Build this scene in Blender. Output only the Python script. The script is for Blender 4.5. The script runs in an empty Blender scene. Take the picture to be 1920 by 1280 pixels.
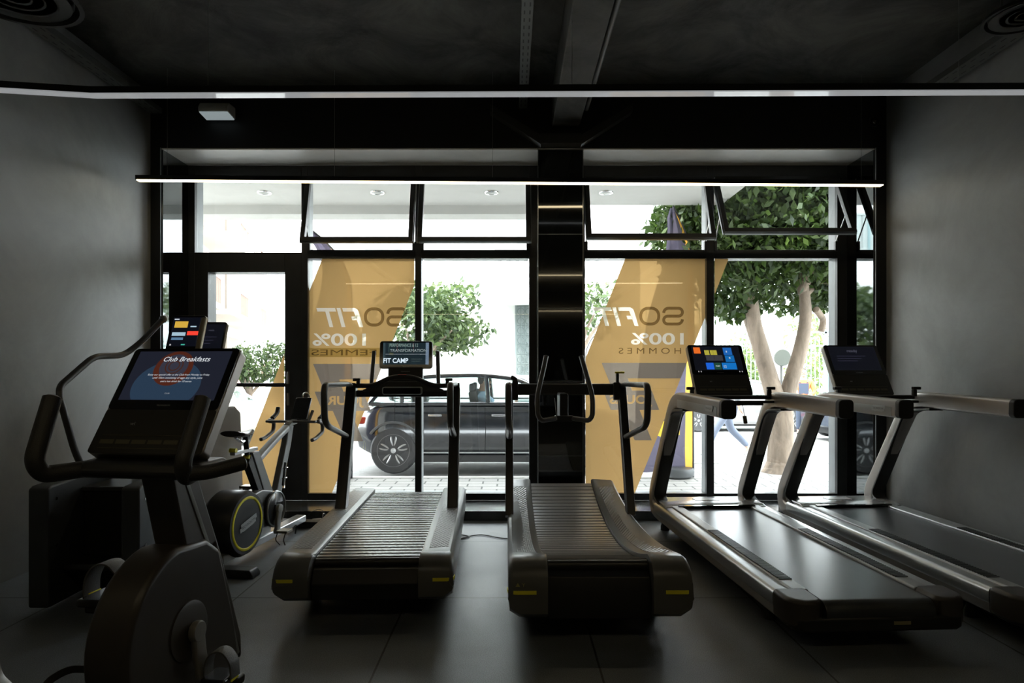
import bpy, bmesh, math, random
import numpy as np
from mathutils import Vector, Matrix, Euler
S = bpy.context.scene
COL = S.collection
PI = math.pi
R = math.radians
# ------------------------------------------------------------------ camera, world, exposure
F, HOR, CAMZ = 1235.0, 690.0, 1.3
cam_d = bpy.data.cameras.new('camera'); cam = bpy.data.objects.new('camera', cam_d); COL.objects.link(cam)
cam.location = (0, 0, CAMZ); cam.rotation_euler = (R(90), 0, 0)
cam_d.sensor_width = 36; cam_d.lens = 36*F/1920; cam_d.shift_y = (HOR-640)/1920
cam_d.clip_start = 0.05; cam_d.clip_end = 300
S.camera = cam
S.view_settings.view_transform = 'Standard'; S.view_settings.look = 'None'
S.view_settings.exposure = 1.15; S.view_settings.gamma = 1; S.view_settings.use_curve_mapping = False
w = bpy.data.worlds.new('sky'); S.world = w; w.use_nodes = True
SKY = 6.0
bg = w.node_tree.nodes['Background']; bg.inputs[0].default_value = (0.89, 0.955, 1.0, 1); bg.inputs[1].default_value = SKY
sun_d = bpy.data.lights.new('sun', 'SUN'); sun = bpy.data.objects.new('sun', sun_d); COL.objects.link(sun)
sun_d.energy = 4.0; sun_d.angle = R(2.0); sun_d.color = (1, .95, .86)
sun.rotation_euler = (R(38), 0, R(-60))
S.cycles.use_denoising = True
S.cycles.max_bounces = 9; S.cycles.diffuse_bounces = 5; S.cycles.glossy_bounces = 4; S.cycles.transparent_max_bounces = 16
S.cycles.sample_clamp_indirect = 8; S.cycles.caustics_reflective = False; S.cycles.caustics_refractive = False

W, G = 5.63, 6.12          # inner face of the window wall, glazing plane
XL, XR = -3.09, 3.20       # side walls
CE = 3.65                  # ceiling
def P(px, py, Y): return Vector(((px-960)/F*Y, Y, CAMZ+(HOR-py)/F*Y))

# ------------------------------------------------------------------ materials
_M = {}
def nd(nt, t, **kw):
    n = nt.nodes.new(t)
    for k, v in kw.items(): setattr(n, k, v)
    return n
def mat(name, col=(.5,.5,.5), rough=.5, metal=0, spec=.5, emit=None, es=0, noise=0, nscale=8, bump=0, bscale=200, coat=0, rvar=0, aniso=None):
    if name in _M: return _M[name]
    m = bpy.data.materials.new(name); m.use_nodes = True; nt = m.node_tree
    b = nt.nodes['Principled BSDF']; L = nt.links
    b.inputs['Base Color'].default_value = (*col, 1); b.inputs['Roughness'].default_value = rough
    b.inputs['Metallic'].default_value = metal; b.inputs['Specular IOR Level'].default_value = spec
    b.inputs['Coat Weight'].default_value = coat; b.inputs['Coat Roughness'].default_value = .08
    if emit: b.inputs['Emission Color'].default_value = (*emit, 1); b.inputs['Emission Strength'].default_value = es
    tc = nd(nt, 'ShaderNodeTexCoord')
    if noise:
        n = nd(nt, 'ShaderNodeTexNoise'); n.inputs['Scale'].default_value = nscale; n.inputs['Detail'].default_value = 6
        L.new(tc.outputs['Object'], n.inputs['Vector'])
        r = nd(nt, 'ShaderNodeMapRange'); r.inputs[1].default_value = .3; r.inputs[2].default_value = .7
        r.inputs[3].default_value = 1-noise; r.inputs[4].default_value = 1+noise
        L.new(n.outputs[0], r.inputs[0])
        mx = nd(nt, 'ShaderNodeVectorMath', operation='SCALE'); mx.inputs[0].default_value = col
        L.new(r.outputs[0], mx.inputs['Scale']); L.new(mx.outputs[0], b.inputs['Base Color'])
    if rvar:
        n = nd(nt, 'ShaderNodeTexNoise'); n.inputs['Scale'].default_value = 5; n.inputs['Detail'].default_value = 5
        L.new(tc.outputs['Object'], n.inputs['Vector'])
        r = nd(nt, 'ShaderNodeMapRange'); r.inputs[3].default_value = max(0, rough-rvar); r.inputs[4].default_value = rough+rvar
        L.new(n.outputs[0], r.inputs[0]); L.new(r.outputs[0], b.inputs['Roughness'])
    if bump:
        n = nd(nt, 'ShaderNodeTexNoise'); n.inputs['Scale'].default_value = bscale; n.inputs['Detail'].default_value = 3
        L.new(tc.outputs['Object'], n.inputs['Vector'])
        u = nd(nt, 'ShaderNodeBump'); u.inputs['Strength'].default_value = bump; u.inputs['Distance'].default_value = .004
        L.new(n.outputs[0], u.inputs['Height']); L.new(u.outputs[0], b.inputs['Normal'])
    _M[name] = m; return m
def emis(name, col, s): return mat(name, (.01,.01,.01), .3, emit=col, es=s)
def glass(name, tint=(.97,.985,.98), f0=.045, extra=0.0):
    if name in _M: return _M[name]
    m = bpy.data.materials.new(name); m.use_nodes = True; nt = m.node_tree; L = nt.links
    for n in list(nt.nodes): nt.nodes.remove(n)
    o = nd(nt, 'ShaderNodeOutputMaterial'); t = nd(nt, 'ShaderNodeBsdfTransparent'); t.inputs[0].default_value = (*tint, 1)
    g = nd(nt, 'ShaderNodeBsdfGlossy'); g.inputs['Roughness'].default_value = 0.0
    lw = nd(nt, 'ShaderNodeLayerWeight'); lw.inputs[0].default_value = .5
    p = nd(nt, 'ShaderNodeMath', operation='POWER'); p.inputs[1].default_value = 5; L.new(lw.outputs['Facing'], p.inputs[0])
    a = nd(nt, 'ShaderNodeMapRange'); a.inputs[3].default_value = f0+extra; a.inputs[4].default_value = 1.0; L.new(p.outputs[0], a.inputs[0])
    mx = nd(nt, 'ShaderNodeMixShader'); L.new(a.outputs[0], mx.inputs[0]); L.new(t.outputs[0], mx.inputs[1]); L.new(g.outputs[0], mx.inputs[2])
    L.new(mx.outputs[0], o.inputs[0]); _M[name] = m; return m
def film(name, col, trans, refl=.25, clear=0.0):
    """printed window film or thin cloth: part diffuse, part translucent, part see-through"""
    if name in _M: return _M[name]
    m = bpy.data.materials.new(name); m.use_nodes = True; nt = m.node_tree; L = nt.links
    for n in list(nt.nodes): nt.nodes.remove(n)
    o = nd(nt, 'ShaderNodeOutputMaterial')
    d = nd(nt, 'ShaderNodeBsdfDiffuse'); d.inputs[0].default_value = (*[c*refl for c in col], 1)
    t = nd(nt, 'ShaderNodeBsdfTranslucent'); t.inputs[0].default_value = (*[c*trans for c in col], 1)
    ad = nd(nt, 'ShaderNodeAddShader'); L.new(d.outputs[0], ad.inputs[0]); L.new(t.outputs[0], ad.inputs[1])
    x = nd(nt, 'ShaderNodeBsdfTransparent'); x.inputs[0].default_value = (*col, 1)
    mx = nd(nt, 'ShaderNodeMixShader'); mx.inputs[0].default_value = clear
    L.new(ad.outputs[0], mx.inputs[1]); L.new(x.outputs[0], mx.inputs[2]); L.new(mx.outputs[0], o.inputs[0])
    _M[name] = m; return m

def floor_mat():
    m = mat('rubber_floor', (.035,.038,.042), .52, spec=.5); nt = m.node_tree; L = nt.links; b = nt.nodes['Principled BSDF']
    tc = nd(nt, 'ShaderNodeTexCoord')
    br = nd(nt, 'ShaderNodeTexBrick'); br.offset = 0; br.inputs['Scale'].default_value = 1
    br.inputs['Mortar Size'].default_value = .005; br.inputs['Brick Width'].default_value = .97; br.inputs['Row Height'].default_value = 1.21
    br.inputs['Mortar Smooth'].default_value = .1
    mp = nd(nt, 'ShaderNodeMapping'); mp.inputs['Location'].default_value = (9.7-.38, 12.1-.10, 0)
    L.new(tc.outputs['Object'], mp.inputs[0]); L.new(mp.outputs[0], br.inputs[0])
    n = nd(nt, 'ShaderNodeTexNoise'); n.inputs['Scale'].default_value = 260; n.inputs['Detail'].default_value = 2
    n2 = nd(nt, 'ShaderNodeTexNoise'); n2.inputs['Scale'].default_value = 2.2; n2.inputs['Detail'].default_value = 6
    for q in (n, n2): L.new(tc.outputs['Object'], q.inputs['Vector'])
    r = nd(nt, 'ShaderNodeMapRange'); r.inputs[1].default_value = .3; r.inputs[2].default_value = .7; r.inputs[3].default_value = .55; r.inputs[4].default_value = 1.6
    L.new(n.outputs[0], r.inputs[0])
    r2 = nd(nt, 'ShaderNodeMapRange'); r2.inputs[1].default_value = .3; r2.inputs[2].default_value = .7; r2.inputs[3].default_value = .75; r2.inputs[4].default_value = 1.25
    L.new(n2.outputs[0], r2.inputs[0])
    mu = nd(nt, 'ShaderNodeMath', operation='MULTIPLY'); L.new(r.outputs[0], mu.inputs[0]); L.new(r2.outputs[0], mu.inputs[1])
    sc = nd(nt, 'ShaderNodeVectorMath', operation='SCALE'); sc.inputs[0].default_value = (.118,.131,.145); L.new(mu.outputs[0], sc.inputs['Scale'])
    mx = nd(nt, 'ShaderNodeMix', data_type='RGBA'); L.new(br.outputs['Fac'], mx.inputs[0]); L.new(sc.outputs[0], mx.inputs[6])
    mx.inputs[7].default_value = (.004,.004,.004,1); L.new(mx.outputs[2], b.inputs['Base Color'])
    r3 = nd(nt, 'ShaderNodeMapRange'); r3.inputs[3].default_value = .34; r3.inputs[4].default_value = .50; L.new(n2.outputs[0], r3.inputs[0]); L.new(r3.outputs[0], b.inputs['Roughness'])
    h = nd(nt, 'ShaderNodeMath', operation='SUBTRACT'); L.new(n.outputs[0], h.inputs[0]); L.new(br.outputs['Fac'], h.inputs[1])
    u = nd(nt, 'ShaderNodeBump'); u.inputs['Strength'].default_value = .55; u.inputs['Distance'].default_value = .0022
    L.new(h.outputs[0], u.inputs['Height']); L.new(u.outputs[0], b.inputs['Normal'])
    return m
def plaster(name, col, var=.5, sc=1.3, rough=.6, bump=.25, streak=1):
    m = mat(name, col, rough); nt = m.node_tree; L = nt.links; b = nt.nodes['Principled BSDF']
    tc = nd(nt, 'ShaderNodeTexCoord'); mp = nd(nt, 'ShaderNodeMapping'); mp.inputs['Scale'].default_value = (1, 1, streak)
    L.new(tc.outputs['Object'], mp.inputs[0])
    n = nd(nt, 'ShaderNodeTexNoise'); n.inputs['Scale'].default_value = sc; n.inputs['Detail'].default_value = 9; n.inputs['Roughness'].default_value = .68
    n.inputs['Distortion'].default_value = .6; L.new(mp.outputs[0], n.inputs['Vector'])
    r = nd(nt, 'ShaderNodeMapRange'); r.inputs[1].default_value = .35; r.inputs[2].default_value = .65; r.inputs[3].default_value = 1-var; r.inputs[4].default_value = 1+var
    L.new(n.outputs[0], r.inputs[0]); s = nd(nt, 'ShaderNodeVectorMath', operation='SCALE'); s.inputs[0].default_value = col
    L.new(r.outputs[0], s.inputs['Scale']); L.new(s.outputs[0], b.inputs['Base Color'])
    u = nd(nt, 'ShaderNodeBump'); u.inputs['Strength'].default_value = bump; u.inputs['Distance'].default_value = .02
    L.new(n.outputs[0], u.inputs['Height']); L.new(u.outputs[0], b.inputs['Normal']); return m
def paver_mat():
    m = mat('pavers', (.6,.58,.55), .8); nt = m.node_tree; L = nt.links; b = nt.nodes['Principled BSDF']
    tc = nd(nt, 'ShaderNodeTexCoord'); br = nd(nt, 'ShaderNodeTexBrick'); br.inputs['Scale'].default_value = 1
    br.inputs['Brick Width'].default_value = .4; br.inputs['Row Height'].default_value = .2; br.inputs['Mortar Size'].default_value = .012
    br.inputs['Color1'].default_value = (.36,.35,.33,1); br.inputs['Color2'].default_value = (.31,.30,.285,1); br.inputs['Mortar'].default_value = (.10,.10,.095,1)
    L.new(tc.outputs['Object'], br.inputs[0]); L.new(br.outputs[0], b.inputs['Base Color']); return m
def rib_mat(name, col, rough, freq, kind='diag', strength=.6):
    m = mat(name, col, rough); nt = m.node_tree; L = nt.links; b = nt.nodes['Principled BSDF']; tc = nd(nt, 'ShaderNodeTexCoord')
    def wave(ang):
        mp = nd(nt, 'ShaderNodeMapping'); mp.inputs['Rotation'].default_value = (0, 0, ang); L.new(tc.outputs['Object'], mp.inputs[0])
        wv = nd(nt, 'ShaderNodeTexWave'); wv.inputs['Scale'].default_value = freq; wv.inputs['Distortion'].default_value = 0; L.new(mp.outputs[0], wv.inputs[0]); return wv.outputs['Fac']
    if kind == 'cross': h = wave(PI/2)
    elif kind == 'diag': h = wave(R(28))
    else:
        a, c = wave(R(28)), wave(R(-28)); q = nd(nt, 'ShaderNodeMath', operation='MULTIPLY'); L.new(a, q.inputs[0]); L.new(c, q.inputs[1]); h = q.outputs[0]
    u = nd(nt, 'ShaderNodeBump'); u.inputs['Strength'].default_value = strength; u.inputs['Distance'].default_value = .006
    L.new(h, u.inputs['Height']); L.new(u.outputs[0], b.inputs['Normal']); return m

BLACKP = mat('black_plastic', (.018,.018,.018), .42, bump=.15, bscale=500)
BLACKG = mat('gloss_black', (.008,.008,.009), .12, coat=.5)
BLACKM = mat('satin_black_metal', (.02,.02,.021), .33, spec=.6)
FRAMEB = mat('window_frame_black', (.025,.027,.03), .38, noise=.15)
FRAMEG = mat('window_frame_grey', (.30,.32,.33), .4, noise=.08)
BRONZE = mat('bronze_grey_metal', (.36,.335,.31), .36, metal=.6, noise=.06, nscale=3)
SILVER = mat('brushed_silver', (.48,.49,.49), .34, metal=.85, noise=.06, nscale=4)
SILVERP = mat('silver_paint', (.40,.41,.41), .38, metal=.4, noise=.05)
CHROME = mat('chrome', (.75,.75,.75), .12, metal=1)
GRIP = mat('grip_rubber', (.035,.034,.033), .5, bump=.3, bscale=300)
GREYTUBE = mat('grey_metal_tube', (.12,.12,.118), .36, metal=.3)
TAUPE = mat('taupe_plastic', (.11,.095,.08), .4, noise=.08, nscale=3)
DARKTAUPE = mat('dark_taupe_plastic', (.055,.047,.04), .38, noise=.08)
YEL = mat('yellow_trim', (.95,.85,.04), .45)
BELT = mat('running_belt', (.035,.038,.042), .30, spec=.8, noise=.18, nscale=3)
SLAT = mat('rubber_slat', (.15,.15,.15), .27, spec=.8)
GLASS = glass('window_glass')
MIRRORD = mat('dark_mirror_panel', (.17,.185,.19), .03, metal=1, noise=.1, nscale=2)
WHITEP = mat('white_plastic', (.72,.73,.73), .35)
TEXTG = mat('pale_grey_print', (.42,.43,.42), .5)

# ------------------------------------------------------------------ mesh helpers
def link(o, parent=None):
    COL.objects.link(o)
    if parent is not None: o.parent = parent
    return o
def tag(o, label=None, cat=None, group=None, kind=None):
    if label: o['label'] = label
    if cat: o['category'] = cat
    if group: o['group'] = group
    if kind: o['kind'] = kind
    return o
def empty(name, loc=(0,0,0), rz=0, label=None, cat=None, group=None, kind=None):
    o = bpy.data.objects.new(name, None); o.empty_display_size = .1; COL.objects.link(o)
    o.location = loc; o.rotation_euler = (0, 0, rz); return tag(o, label, cat, group, kind)
def mk(name, bm, m, parent=None, bevel=0, seg=2, smooth=True, sub=0, label=None):
    bmesh.ops.recalc_face_normals(bm, faces=bm.faces[:])
    me = bpy.data.meshes.new(name); bm.to_mesh(me); bm.free()
    if smooth: me.shade_smooth()
    if isinstance(m, (list, tuple)):
        for q in m: me.materials.append(q)
    else: me.materials.append(m)
    o = bpy.data.objects.new(name, me); link(o, parent)
    if bevel:
        b = o.modifiers.new('bevel', 'BEVEL'); b.width = bevel; b.segments = seg; b.limit_method = 'ANGLE'; b.angle_limit = R(35); b.harden_normals = True
    elif smooth and not sub:
        try: me.set_sharp_from_angle(angle=R(38))
        except Exception: pass
    if sub:
        s = o.modifiers.new('sub', 'SUBSURF'); s.levels = sub; s.render_levels = sub
    if label: o['label'] = label
    return o
def nb(): return bmesh.new()
def box(bm, c, s, M=None, rot=None):
    hx, hy, hz = s[0]/2, s[1]/2, s[2]/2
    mm = Matrix.Translation(Vector(c))
    if rot: mm = mm @ Euler(rot).to_matrix().to_4x4()
    if M is not None: mm = M @ mm
    v = [bm.verts.new(mm @ Vector((x*hx, y*hy, z*hz))) for z in (-1,1) for y in (-1,1) for x in (-1,1)]
    for f in ((0,1,3,2),(4,6,7,5),(0,4,5,1),(2,3,7,6),(0,2,6,4),(1,5,7,3)): bm.faces.new([v[i] for i in f])
    return bm
def bx(bm, x0, x1, y0, y1, z0, z1): return box(bm, ((x0+x1)/2, (y0+y1)/2, (z0+z1)/2), (abs(x1-x0), abs(y1-y0), abs(z1-z0)))
def loft(bm, rings, cap=True, closed=True):
    rr = [[bm.verts.new(p) for p in r] for r in rings]; n = len(rr[0])
    for a, b in zip(rr, rr[1:]):
        for i in range(n if closed else n-1):
            j = (i+1) % n
            try: bm.faces.new((a[i], a[j], b[j], b[i]))
            except ValueError: pass
    if cap and closed:
        for r in (rr[0], rr[-1]):
            try: bm.faces.new(r)
            except ValueError: pass
    return rr
def prism(bm, poly, axis, a, b, M=None):
    """poly in the two other axes (x,y,z order kept), extruded along axis from a to b"""
    def p3(u, v, t):
        p = {'x': (t, u, v), 'y': (u, t, v), 'z': (u, v, t)}[axis]; p = Vector(p); return M @ p if M is not None else p
    loft(bm, [[p3(u, v, a) for u, v in poly], [p3(u, v, b) for u, v in poly]]); return bm
def fillet(pts, r, n=6):
    pts = [Vector(p) for p in pts]; out = [pts[0]]
    for i in range(1, len(pts)-1):
        p, a, b = pts[i], pts[i-1], pts[i+1]; da, db = (a-p), (b-p); rr = min(r, da.length*.48, db.length*.48)
        s, e = p+da.normalized()*rr, p+db.normalized()*rr
        for k in range(n+1):
            t = k/n; out.append(s*(1-t)**2 + p*2*t*(1-t) + e*t*t)
    out.append(pts[-1]); return out
def tube(bm, pts, r, seg=12, fr=0, ell=None, up=None, cap=True):
    """sweep a circle (or ellipse ell=(a,b)) along pts; r may be a list"""
    if fr: pts = fillet(pts, fr)
    pts = [Vector(p) for p in pts]; n = len(pts); rs = r if isinstance(r, (list, tuple)) else [r]*n
    if len(rs) != n: rs = [rs[0]+(rs[-1]-rs[0])*i/(n-1) for i in range(n)]
    rings = []; T0 = (pts[1]-pts[0]).normalized(); u = Vector(up) if up else Vector((0,0,1))
    if abs(T0.dot(u)) > .95: u = Vector((1,0,0))
    N = (u - T0*u.dot(T0)).normalized(); Tp = T0
    for i in range(n):
        T = (pts[min(i+1,n-1)]-pts[max(i-1,0)]).normalized()
        q = Tp.rotation_difference(T); N = (q @ N); N = (N-T*N.dot(T)).normalized(); B = T.cross(N); Tp = T
        ea, eb = (ell if ell else (1,1))
        rings.append([pts[i]+(N*math.cos(2*PI*k/seg)*ea+B*math.sin(2*PI*k/seg)*eb)*rs[i] for k in range(seg)])
    if cap:   # rounded ends
        a, b = pts[0], pts[-1]; d0 = (pts[0]-pts[1]).normalized(); d1 = (pts[-1]-pts[-2]).normalized()
        rings = [[a+(p-a)*.6+d0*rs[0]*.25 for p in rings[0]]] + rings + [[b+(p-b)*.6+d1*rs[-1]*.25 for p in rings[-1]]]
    loft(bm, rings); return bm
def strip(bm, pts, hw, th, side=(1,0,0), bev=.3, fr=0, hws=None):
    """sweep a rounded rectangle: hw half size along side, th half size across"""
    if fr: pts = fillet(pts, fr, 7)
    pts = [Vector(p) for p in pts]; sd = Vector(side).normalized(); rings = []; n = len(pts)
    for i in range(n):
        T = (pts[min(i+1,n-1)]-pts[max(i-1,0)]).normalized(); s = (sd-T*sd.dot(T)).normalized(); N = T.cross(s)
        h = hws[i] if hws and len(hws) == n else (th if not isinstance(th, (list,tuple)) else th[0]+(th[1]-th[0])*i/(n-1))
        c = min(hw, h)*bev; rg = []
        for cx, cy, a0 in ((1,1,0),(-1,1,90),(-1,-1,180),(1,-1,270)):
            for k in range(4):
                a = R(a0+30*k); rg.append(pts[i]+s*(cx*(hw-c)+c*math.cos(a))+N*(cy*(h-c)+c*math.sin(a)))
        rings.append(rg)
    loft(bm, rings); return bm
def lathe(bm, prof, c, axis='z', seg=32, M=None):
    rings = []
    for r, t in prof:
        rg = []
        for k in range(seg):
            a = 2*PI*k/seg; u, v = r*math.cos(a), r*math.sin(a)
            p = Vector({'z': (u, v, t), 'x': (t, u, v), 'y': (u, t, v)}[axis])+Vector(c); rg.append(M @ p if M is not None else p)
        rings.append(rg)
    loft(bm, rings); return bm
def torus(bm, c, Rr, r, axis='x', seg=40, s2=10, M=None, flat=1.0):
    V = []
    for i in range(seg):
        a = 2*PI*i/seg; rg = []
        for j in range(s2):
            b = 2*PI*j/s2; q = Rr+r*math.cos(b); t = r*flat*math.sin(b); u, v = q*math.cos(a), q*math.sin(a)
            p = Vector({'z': (u, v, t), 'x': (t, u, v), 'y': (u, t, v)}[axis])+Vector(c); rg.append(bm.verts.new(M @ p if M is not None else p))
        V.append(rg)
    for i in range(seg):
        for j in range(s2): bm.faces.new((V[i][j], V[(i+1)%seg][j], V[(i+1)%seg][(j+1)%s2], V[i][(j+1)%s2]))
    return bm
def rrect(w_, h_, r, n=5, cx=0, cy=0):
    o = []
    for sx, sy, a0 in ((1,1,0),(-1,1,90),(-1,-1,180),(1,-1,270)):
        for k in range(n+1):
            a = R(a0+90*k/n); o.append((cx+sx*(w_/2-r)+r*math.cos(a), cy+sy*(h_/2-r)+r*math.sin(a)))
    return o
def sphere(bm, c, r, seg=16, M=None):
    mm = Matrix.Translation(Vector(c)) @ (M if M is not None else Matrix.Identity(4)) @ Matrix.Diagonal((*((r,r,r) if not isinstance(r,(tuple,list)) else r), 1))
    bmesh.ops.create_uvsphere(bm, u_segments=seg, v_segments=seg//2+2, radius=1, matrix=mm); return bm
def text_bm(s, shear=0, bold=0, space=1, extrude=0, align='CENTER'):
    cu = bpy.data.curves.new('t', 'FONT'); cu.body = s; cu.size = 1; cu.shear = shear; cu.offset = bold; cu.space_character = space
    cu.align_x = align; cu.extrude = extrude; cu.resolution_u = 6
    o = bpy.data.objects.new('t', cu); COL.objects.link(o); dg = bpy.context.evaluated_depsgraph_get(); dg.update()
    me = bpy.data.meshes.new_from_object(o.evaluated_get(dg)); bm = bmesh.new(); bm.from_mesh(me)
    bpy.data.objects.remove(o); bpy.data.curves.remove(cu); bpy.data.meshes.remove(me); return bm
def text(name, s, m, parent, M, w_=None, h_=None, **kw):
    """flat lettering fitted to w_ x h_ and centred, then placed by matrix M (text lies in M's local xy)"""
    bm = text_bm(s, **kw); xs = [v.co.x for v in bm.verts]; ys = [v.co.y for v in bm.verts]
    x0, x1, y0, y1 = min(xs), max(xs), min(ys), max(ys); sx = w_/(x1-x0) if w_ else h_/(y1-y0); sy = h_/(y1-y0) if h_ else sx
    for v in bm.verts: v.co = M @ Vector(((v.co.x-(x0+x1)/2)*sx, (v.co.y-(y0+y1)/2)*sy, v.co.z))
    return mk(name, bm, m, parent, smooth=False)
def mesh_of(o):
    dg = bpy.context.evaluated_depsgraph_get(); dg.update(); return bpy.data.meshes.new_from_object(o.evaluated_get(dg))
def boolean(o, bmc, op='DIFFERENCE'):
    me = bpy.data.meshes.new('c'); bmesh.ops.recalc_face_normals(bmc, faces=bmc.faces[:]); bmc.to_mesh(me); bmc.free(); c = bpy.data.objects.new('c', me); COL.objects.link(c)
    md = o.modifiers.new('b', 'BOOLEAN'); md.object = c; md.operation = op; md.solver = 'EXACT'; md.use_self = True
    new = mesh_of(o); o.modifiers.remove(md); old = o.data; o.data = new; bpy.data.objects.remove(c); bpy.data.meshes.remove(old); return o
def copy_tree(o, parent=None):
    c = o.copy(); COL.objects.link(c)
    if parent is not None: c.parent = parent
    for ch in o.children: copy_tree(ch, c)
    return c
# plane matrices: text facing the camera (-y)
def facing(x, y, z, tilt=0, rz=0):  # tilt: top leans away (+y)
    return Matrix.Translation((x, y, z)) @ Euler((R(90)-tilt, 0, rz)).to_matrix().to_4x4()

# ================================================================== THE ROOM
def struct(name, bm, m, parent=None, **kw):
    o = mk(name, bm, m, parent, smooth=kw.pop('smooth', False), **kw)
    if parent is None: o['kind'] = 'structure'
    return o
YB = -9.0
WALLM = plaster('grey_wall_plaster', (.25,.256,.258), .20, .9, .5, .12)
DARKW = plaster('black_wall_paint', (.012,.013,.015), .2, 1, .6, .1)
CEILM = plaster('dark_concrete_ceiling', (.058,.058,.052), .85, 1.5, .75, .8, 1)
SOFM = plaster('grey_reveal_paint', (.80,.80,.78), .08, 2, .38, .08)
BEAMM = plaster('dark_concrete_beam', (.058,.058,.053), .55, 2.6, .75, .4)
struct('floor', bx(nb(), XL-.2, XR+.2, YB-.2, W+.1, -.12, 0), floor_mat())
struct('wall_left', bx(nb(), XL-.25, XL, YB, W+.62, -.1, CE+.1), WALLM)
struct('wall_right', bx(nb(), XR, XR+.25, YB, W+.62, -.1, CE+.1), WALLM)
struct('wall_back', bx(nb(), XL-.25, XR+.25, YB-.25, YB, -.1, CE+.1), DARKW)
struct('ceiling', bx(nb(), XL-.25, XR+.25, YB-.25, W+.62, CE, CE+.25), CEILM)
# window wall: header and the two narrow piers either side of the glazing
OL, OR, OT = -2.995, 3.10, 3.18
b = nb(); bx(b, XL, XR, W, G+.12, OT+.003, CE); bx(b, XL, OL-.003, W, G+.12, 0, OT+.003); bx(b, OR+.003, XR, W, G+.12, 0, OT+.003)
struct('wall_front', b, DARKW)
b = nb(); bx(b, XL-.25, XR+.25, G+.13, G+.35, OT+.05, 7.5); bx(b, -9, XL, G-.2, G+.35, -.3, 7.5); bx(b, XR, 9, G-.2, G+.35, -.3, 7.5)
struct('wall_outside', b, plaster('pale_facade', (.6,.59,.56), .08, 2, .8, .1))
struct('trim_1', bx(nb(), OL, OR, W+.002, G-.05, OT-.012, OT), SOFM)                        # painted soffit of the reveal
struct('trim_2', bx(nb(), OL-.002, OL+.012, W+.002, G-.05, .083, OT-.014), MIRRORD)        # mirror-clad reveals
struct('trim_3', bx(nb(), OR-.012, OR+.002, W+.002, G-.05, .083, OT-.014), MIRRORD)
MARB = mat('dark_marble_sill', (.05,.055,.058), .18, noise=.7, nscale=4, coat=.3)
b = nb(); bx(b, OL, OR, W-.02, G-.045, 0.001, .083)
struct('trim_4', b, MARB, bevel=.004)
# black glass-clad column between the two glazed bays
CX0, CX1 = (1008-960)/F*W, (1093.5-960)/F*W
colm = bx(nb(), CX0, CX1, W-.012, G+.1, 0.001, OT-.02)
struct('trim_5', colm, mat('black_mirror_glass', (.004,.005,.006), .025, coat=1.0, spec=.8))
b = nb()
for z in (.55, 1.18, 1.81, 2.44): bx(b, CX0, CX1, W-.0135, W-.011, z, z+.004)
for x in (CX0, CX1-.006, OL-.006, OR): bx(b, x, x+.006, W-.016, W-.004, .083, OT)
struct('trim_6', b, mat('steel_edge_strip', (.35,.37,.38), .35, metal=.8))
# ceiling beam, its flared haunch and conduit
b = nb(); bx(b, .34, .575, YB, W-.001, 3.35, CE+.02); struct('trim_7', b, BEAMM, bevel=.01)
b = nb()
for s in (-1, 1):
    cx = (CX0+CX1)/2
    prism(b, [(cx+s*.17, 3.18), (cx+s*.60, 3.46), (cx+s*.60, 3.52), (cx+s*.17, 3.26)], 'y', W-.10, W-.001)
bx(b, (CX0+CX1)/2-.17, (CX0+CX1)/2+.17, W-.10, W-.001, 3.19, 3.27)
struct('trim_8', b, plaster('haunch_paint', (.05,.05,.048), .3, 2, .6, .2))
pipe = tube(nb(), [(.63, YB+.1, 3.45), (.63, 2.6, 3.45), (.615, 3.4, 3.44), (.612, W-.2, 3.44)], .022, 12)
for y in (3.1, 3.42, 3.75): torus(pipe, (.62, y, 3.445), .024, .005, 'y', 20, 6)
tag(mk('conduit_pipe', pipe, mat('dark_conduit', (.07,.07,.066), .5)), 'dark round conduit pipe clipped along right edge of the concrete ceiling beam', 'pipe')

def tray_mat(xc, wd):
    m = mat('tray_steel_%d' % round(xc*100), (.10,.105,.10), .5, metal=.3); nt = m.node_tree; L = nt.links; b = nt.nodes['Principled BSDF']; tc = nd(nt, 'ShaderNodeTexCoord')
    mp = nd(nt, 'ShaderNodeMapping'); mp.inputs['Rotation'].default_value = (0, 0, R(90)); L.new(tc.outputs['Object'], mp.inputs[0])
    sp = nd(nt, 'ShaderNodeSeparateXYZ'); L.new(tc.outputs['Object'], sp.inputs[0])
    def band(sock, per, off, lo):
        a = nd(nt, 'ShaderNodeMath', operation='ADD'); a.inputs[1].default_value = off+100*per; L.new(sock, a.inputs[0])
        q = nd(nt, 'ShaderNodeMath', operation='MODULO'); q.inputs[1].default_value = per; L.new(a.outputs[0], q.inputs[0])
        g = nd(nt, 'ShaderNodeMath', operation='LESS_THAN'); g.inputs[1].default_value = lo; L.new(q.outputs[0], g.inputs[0]); return g.outputs[0]
    u = band(sp.outputs['Y'], .09, 0, .045); v = band(sp.outputs['X'], wd/2, -xc+wd/4+.0045, .009)
    k = nd(nt, 'ShaderNodeMath', operation='MULTIPLY'); L.new(u, k.inputs[0]); L.new(v, k.inputs[1])
    mx = nd(nt, 'ShaderNodeMix', data_type='RGBA'); L.new(k.outputs[0], mx.inputs[0]); mx.inputs[6].default_value = (.10,.105,.10,1); mx.inputs[7].default_value = (.004,.004,.004,1)
    L.new(mx.outputs[2], b.inputs['Base Color']); return m
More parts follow.
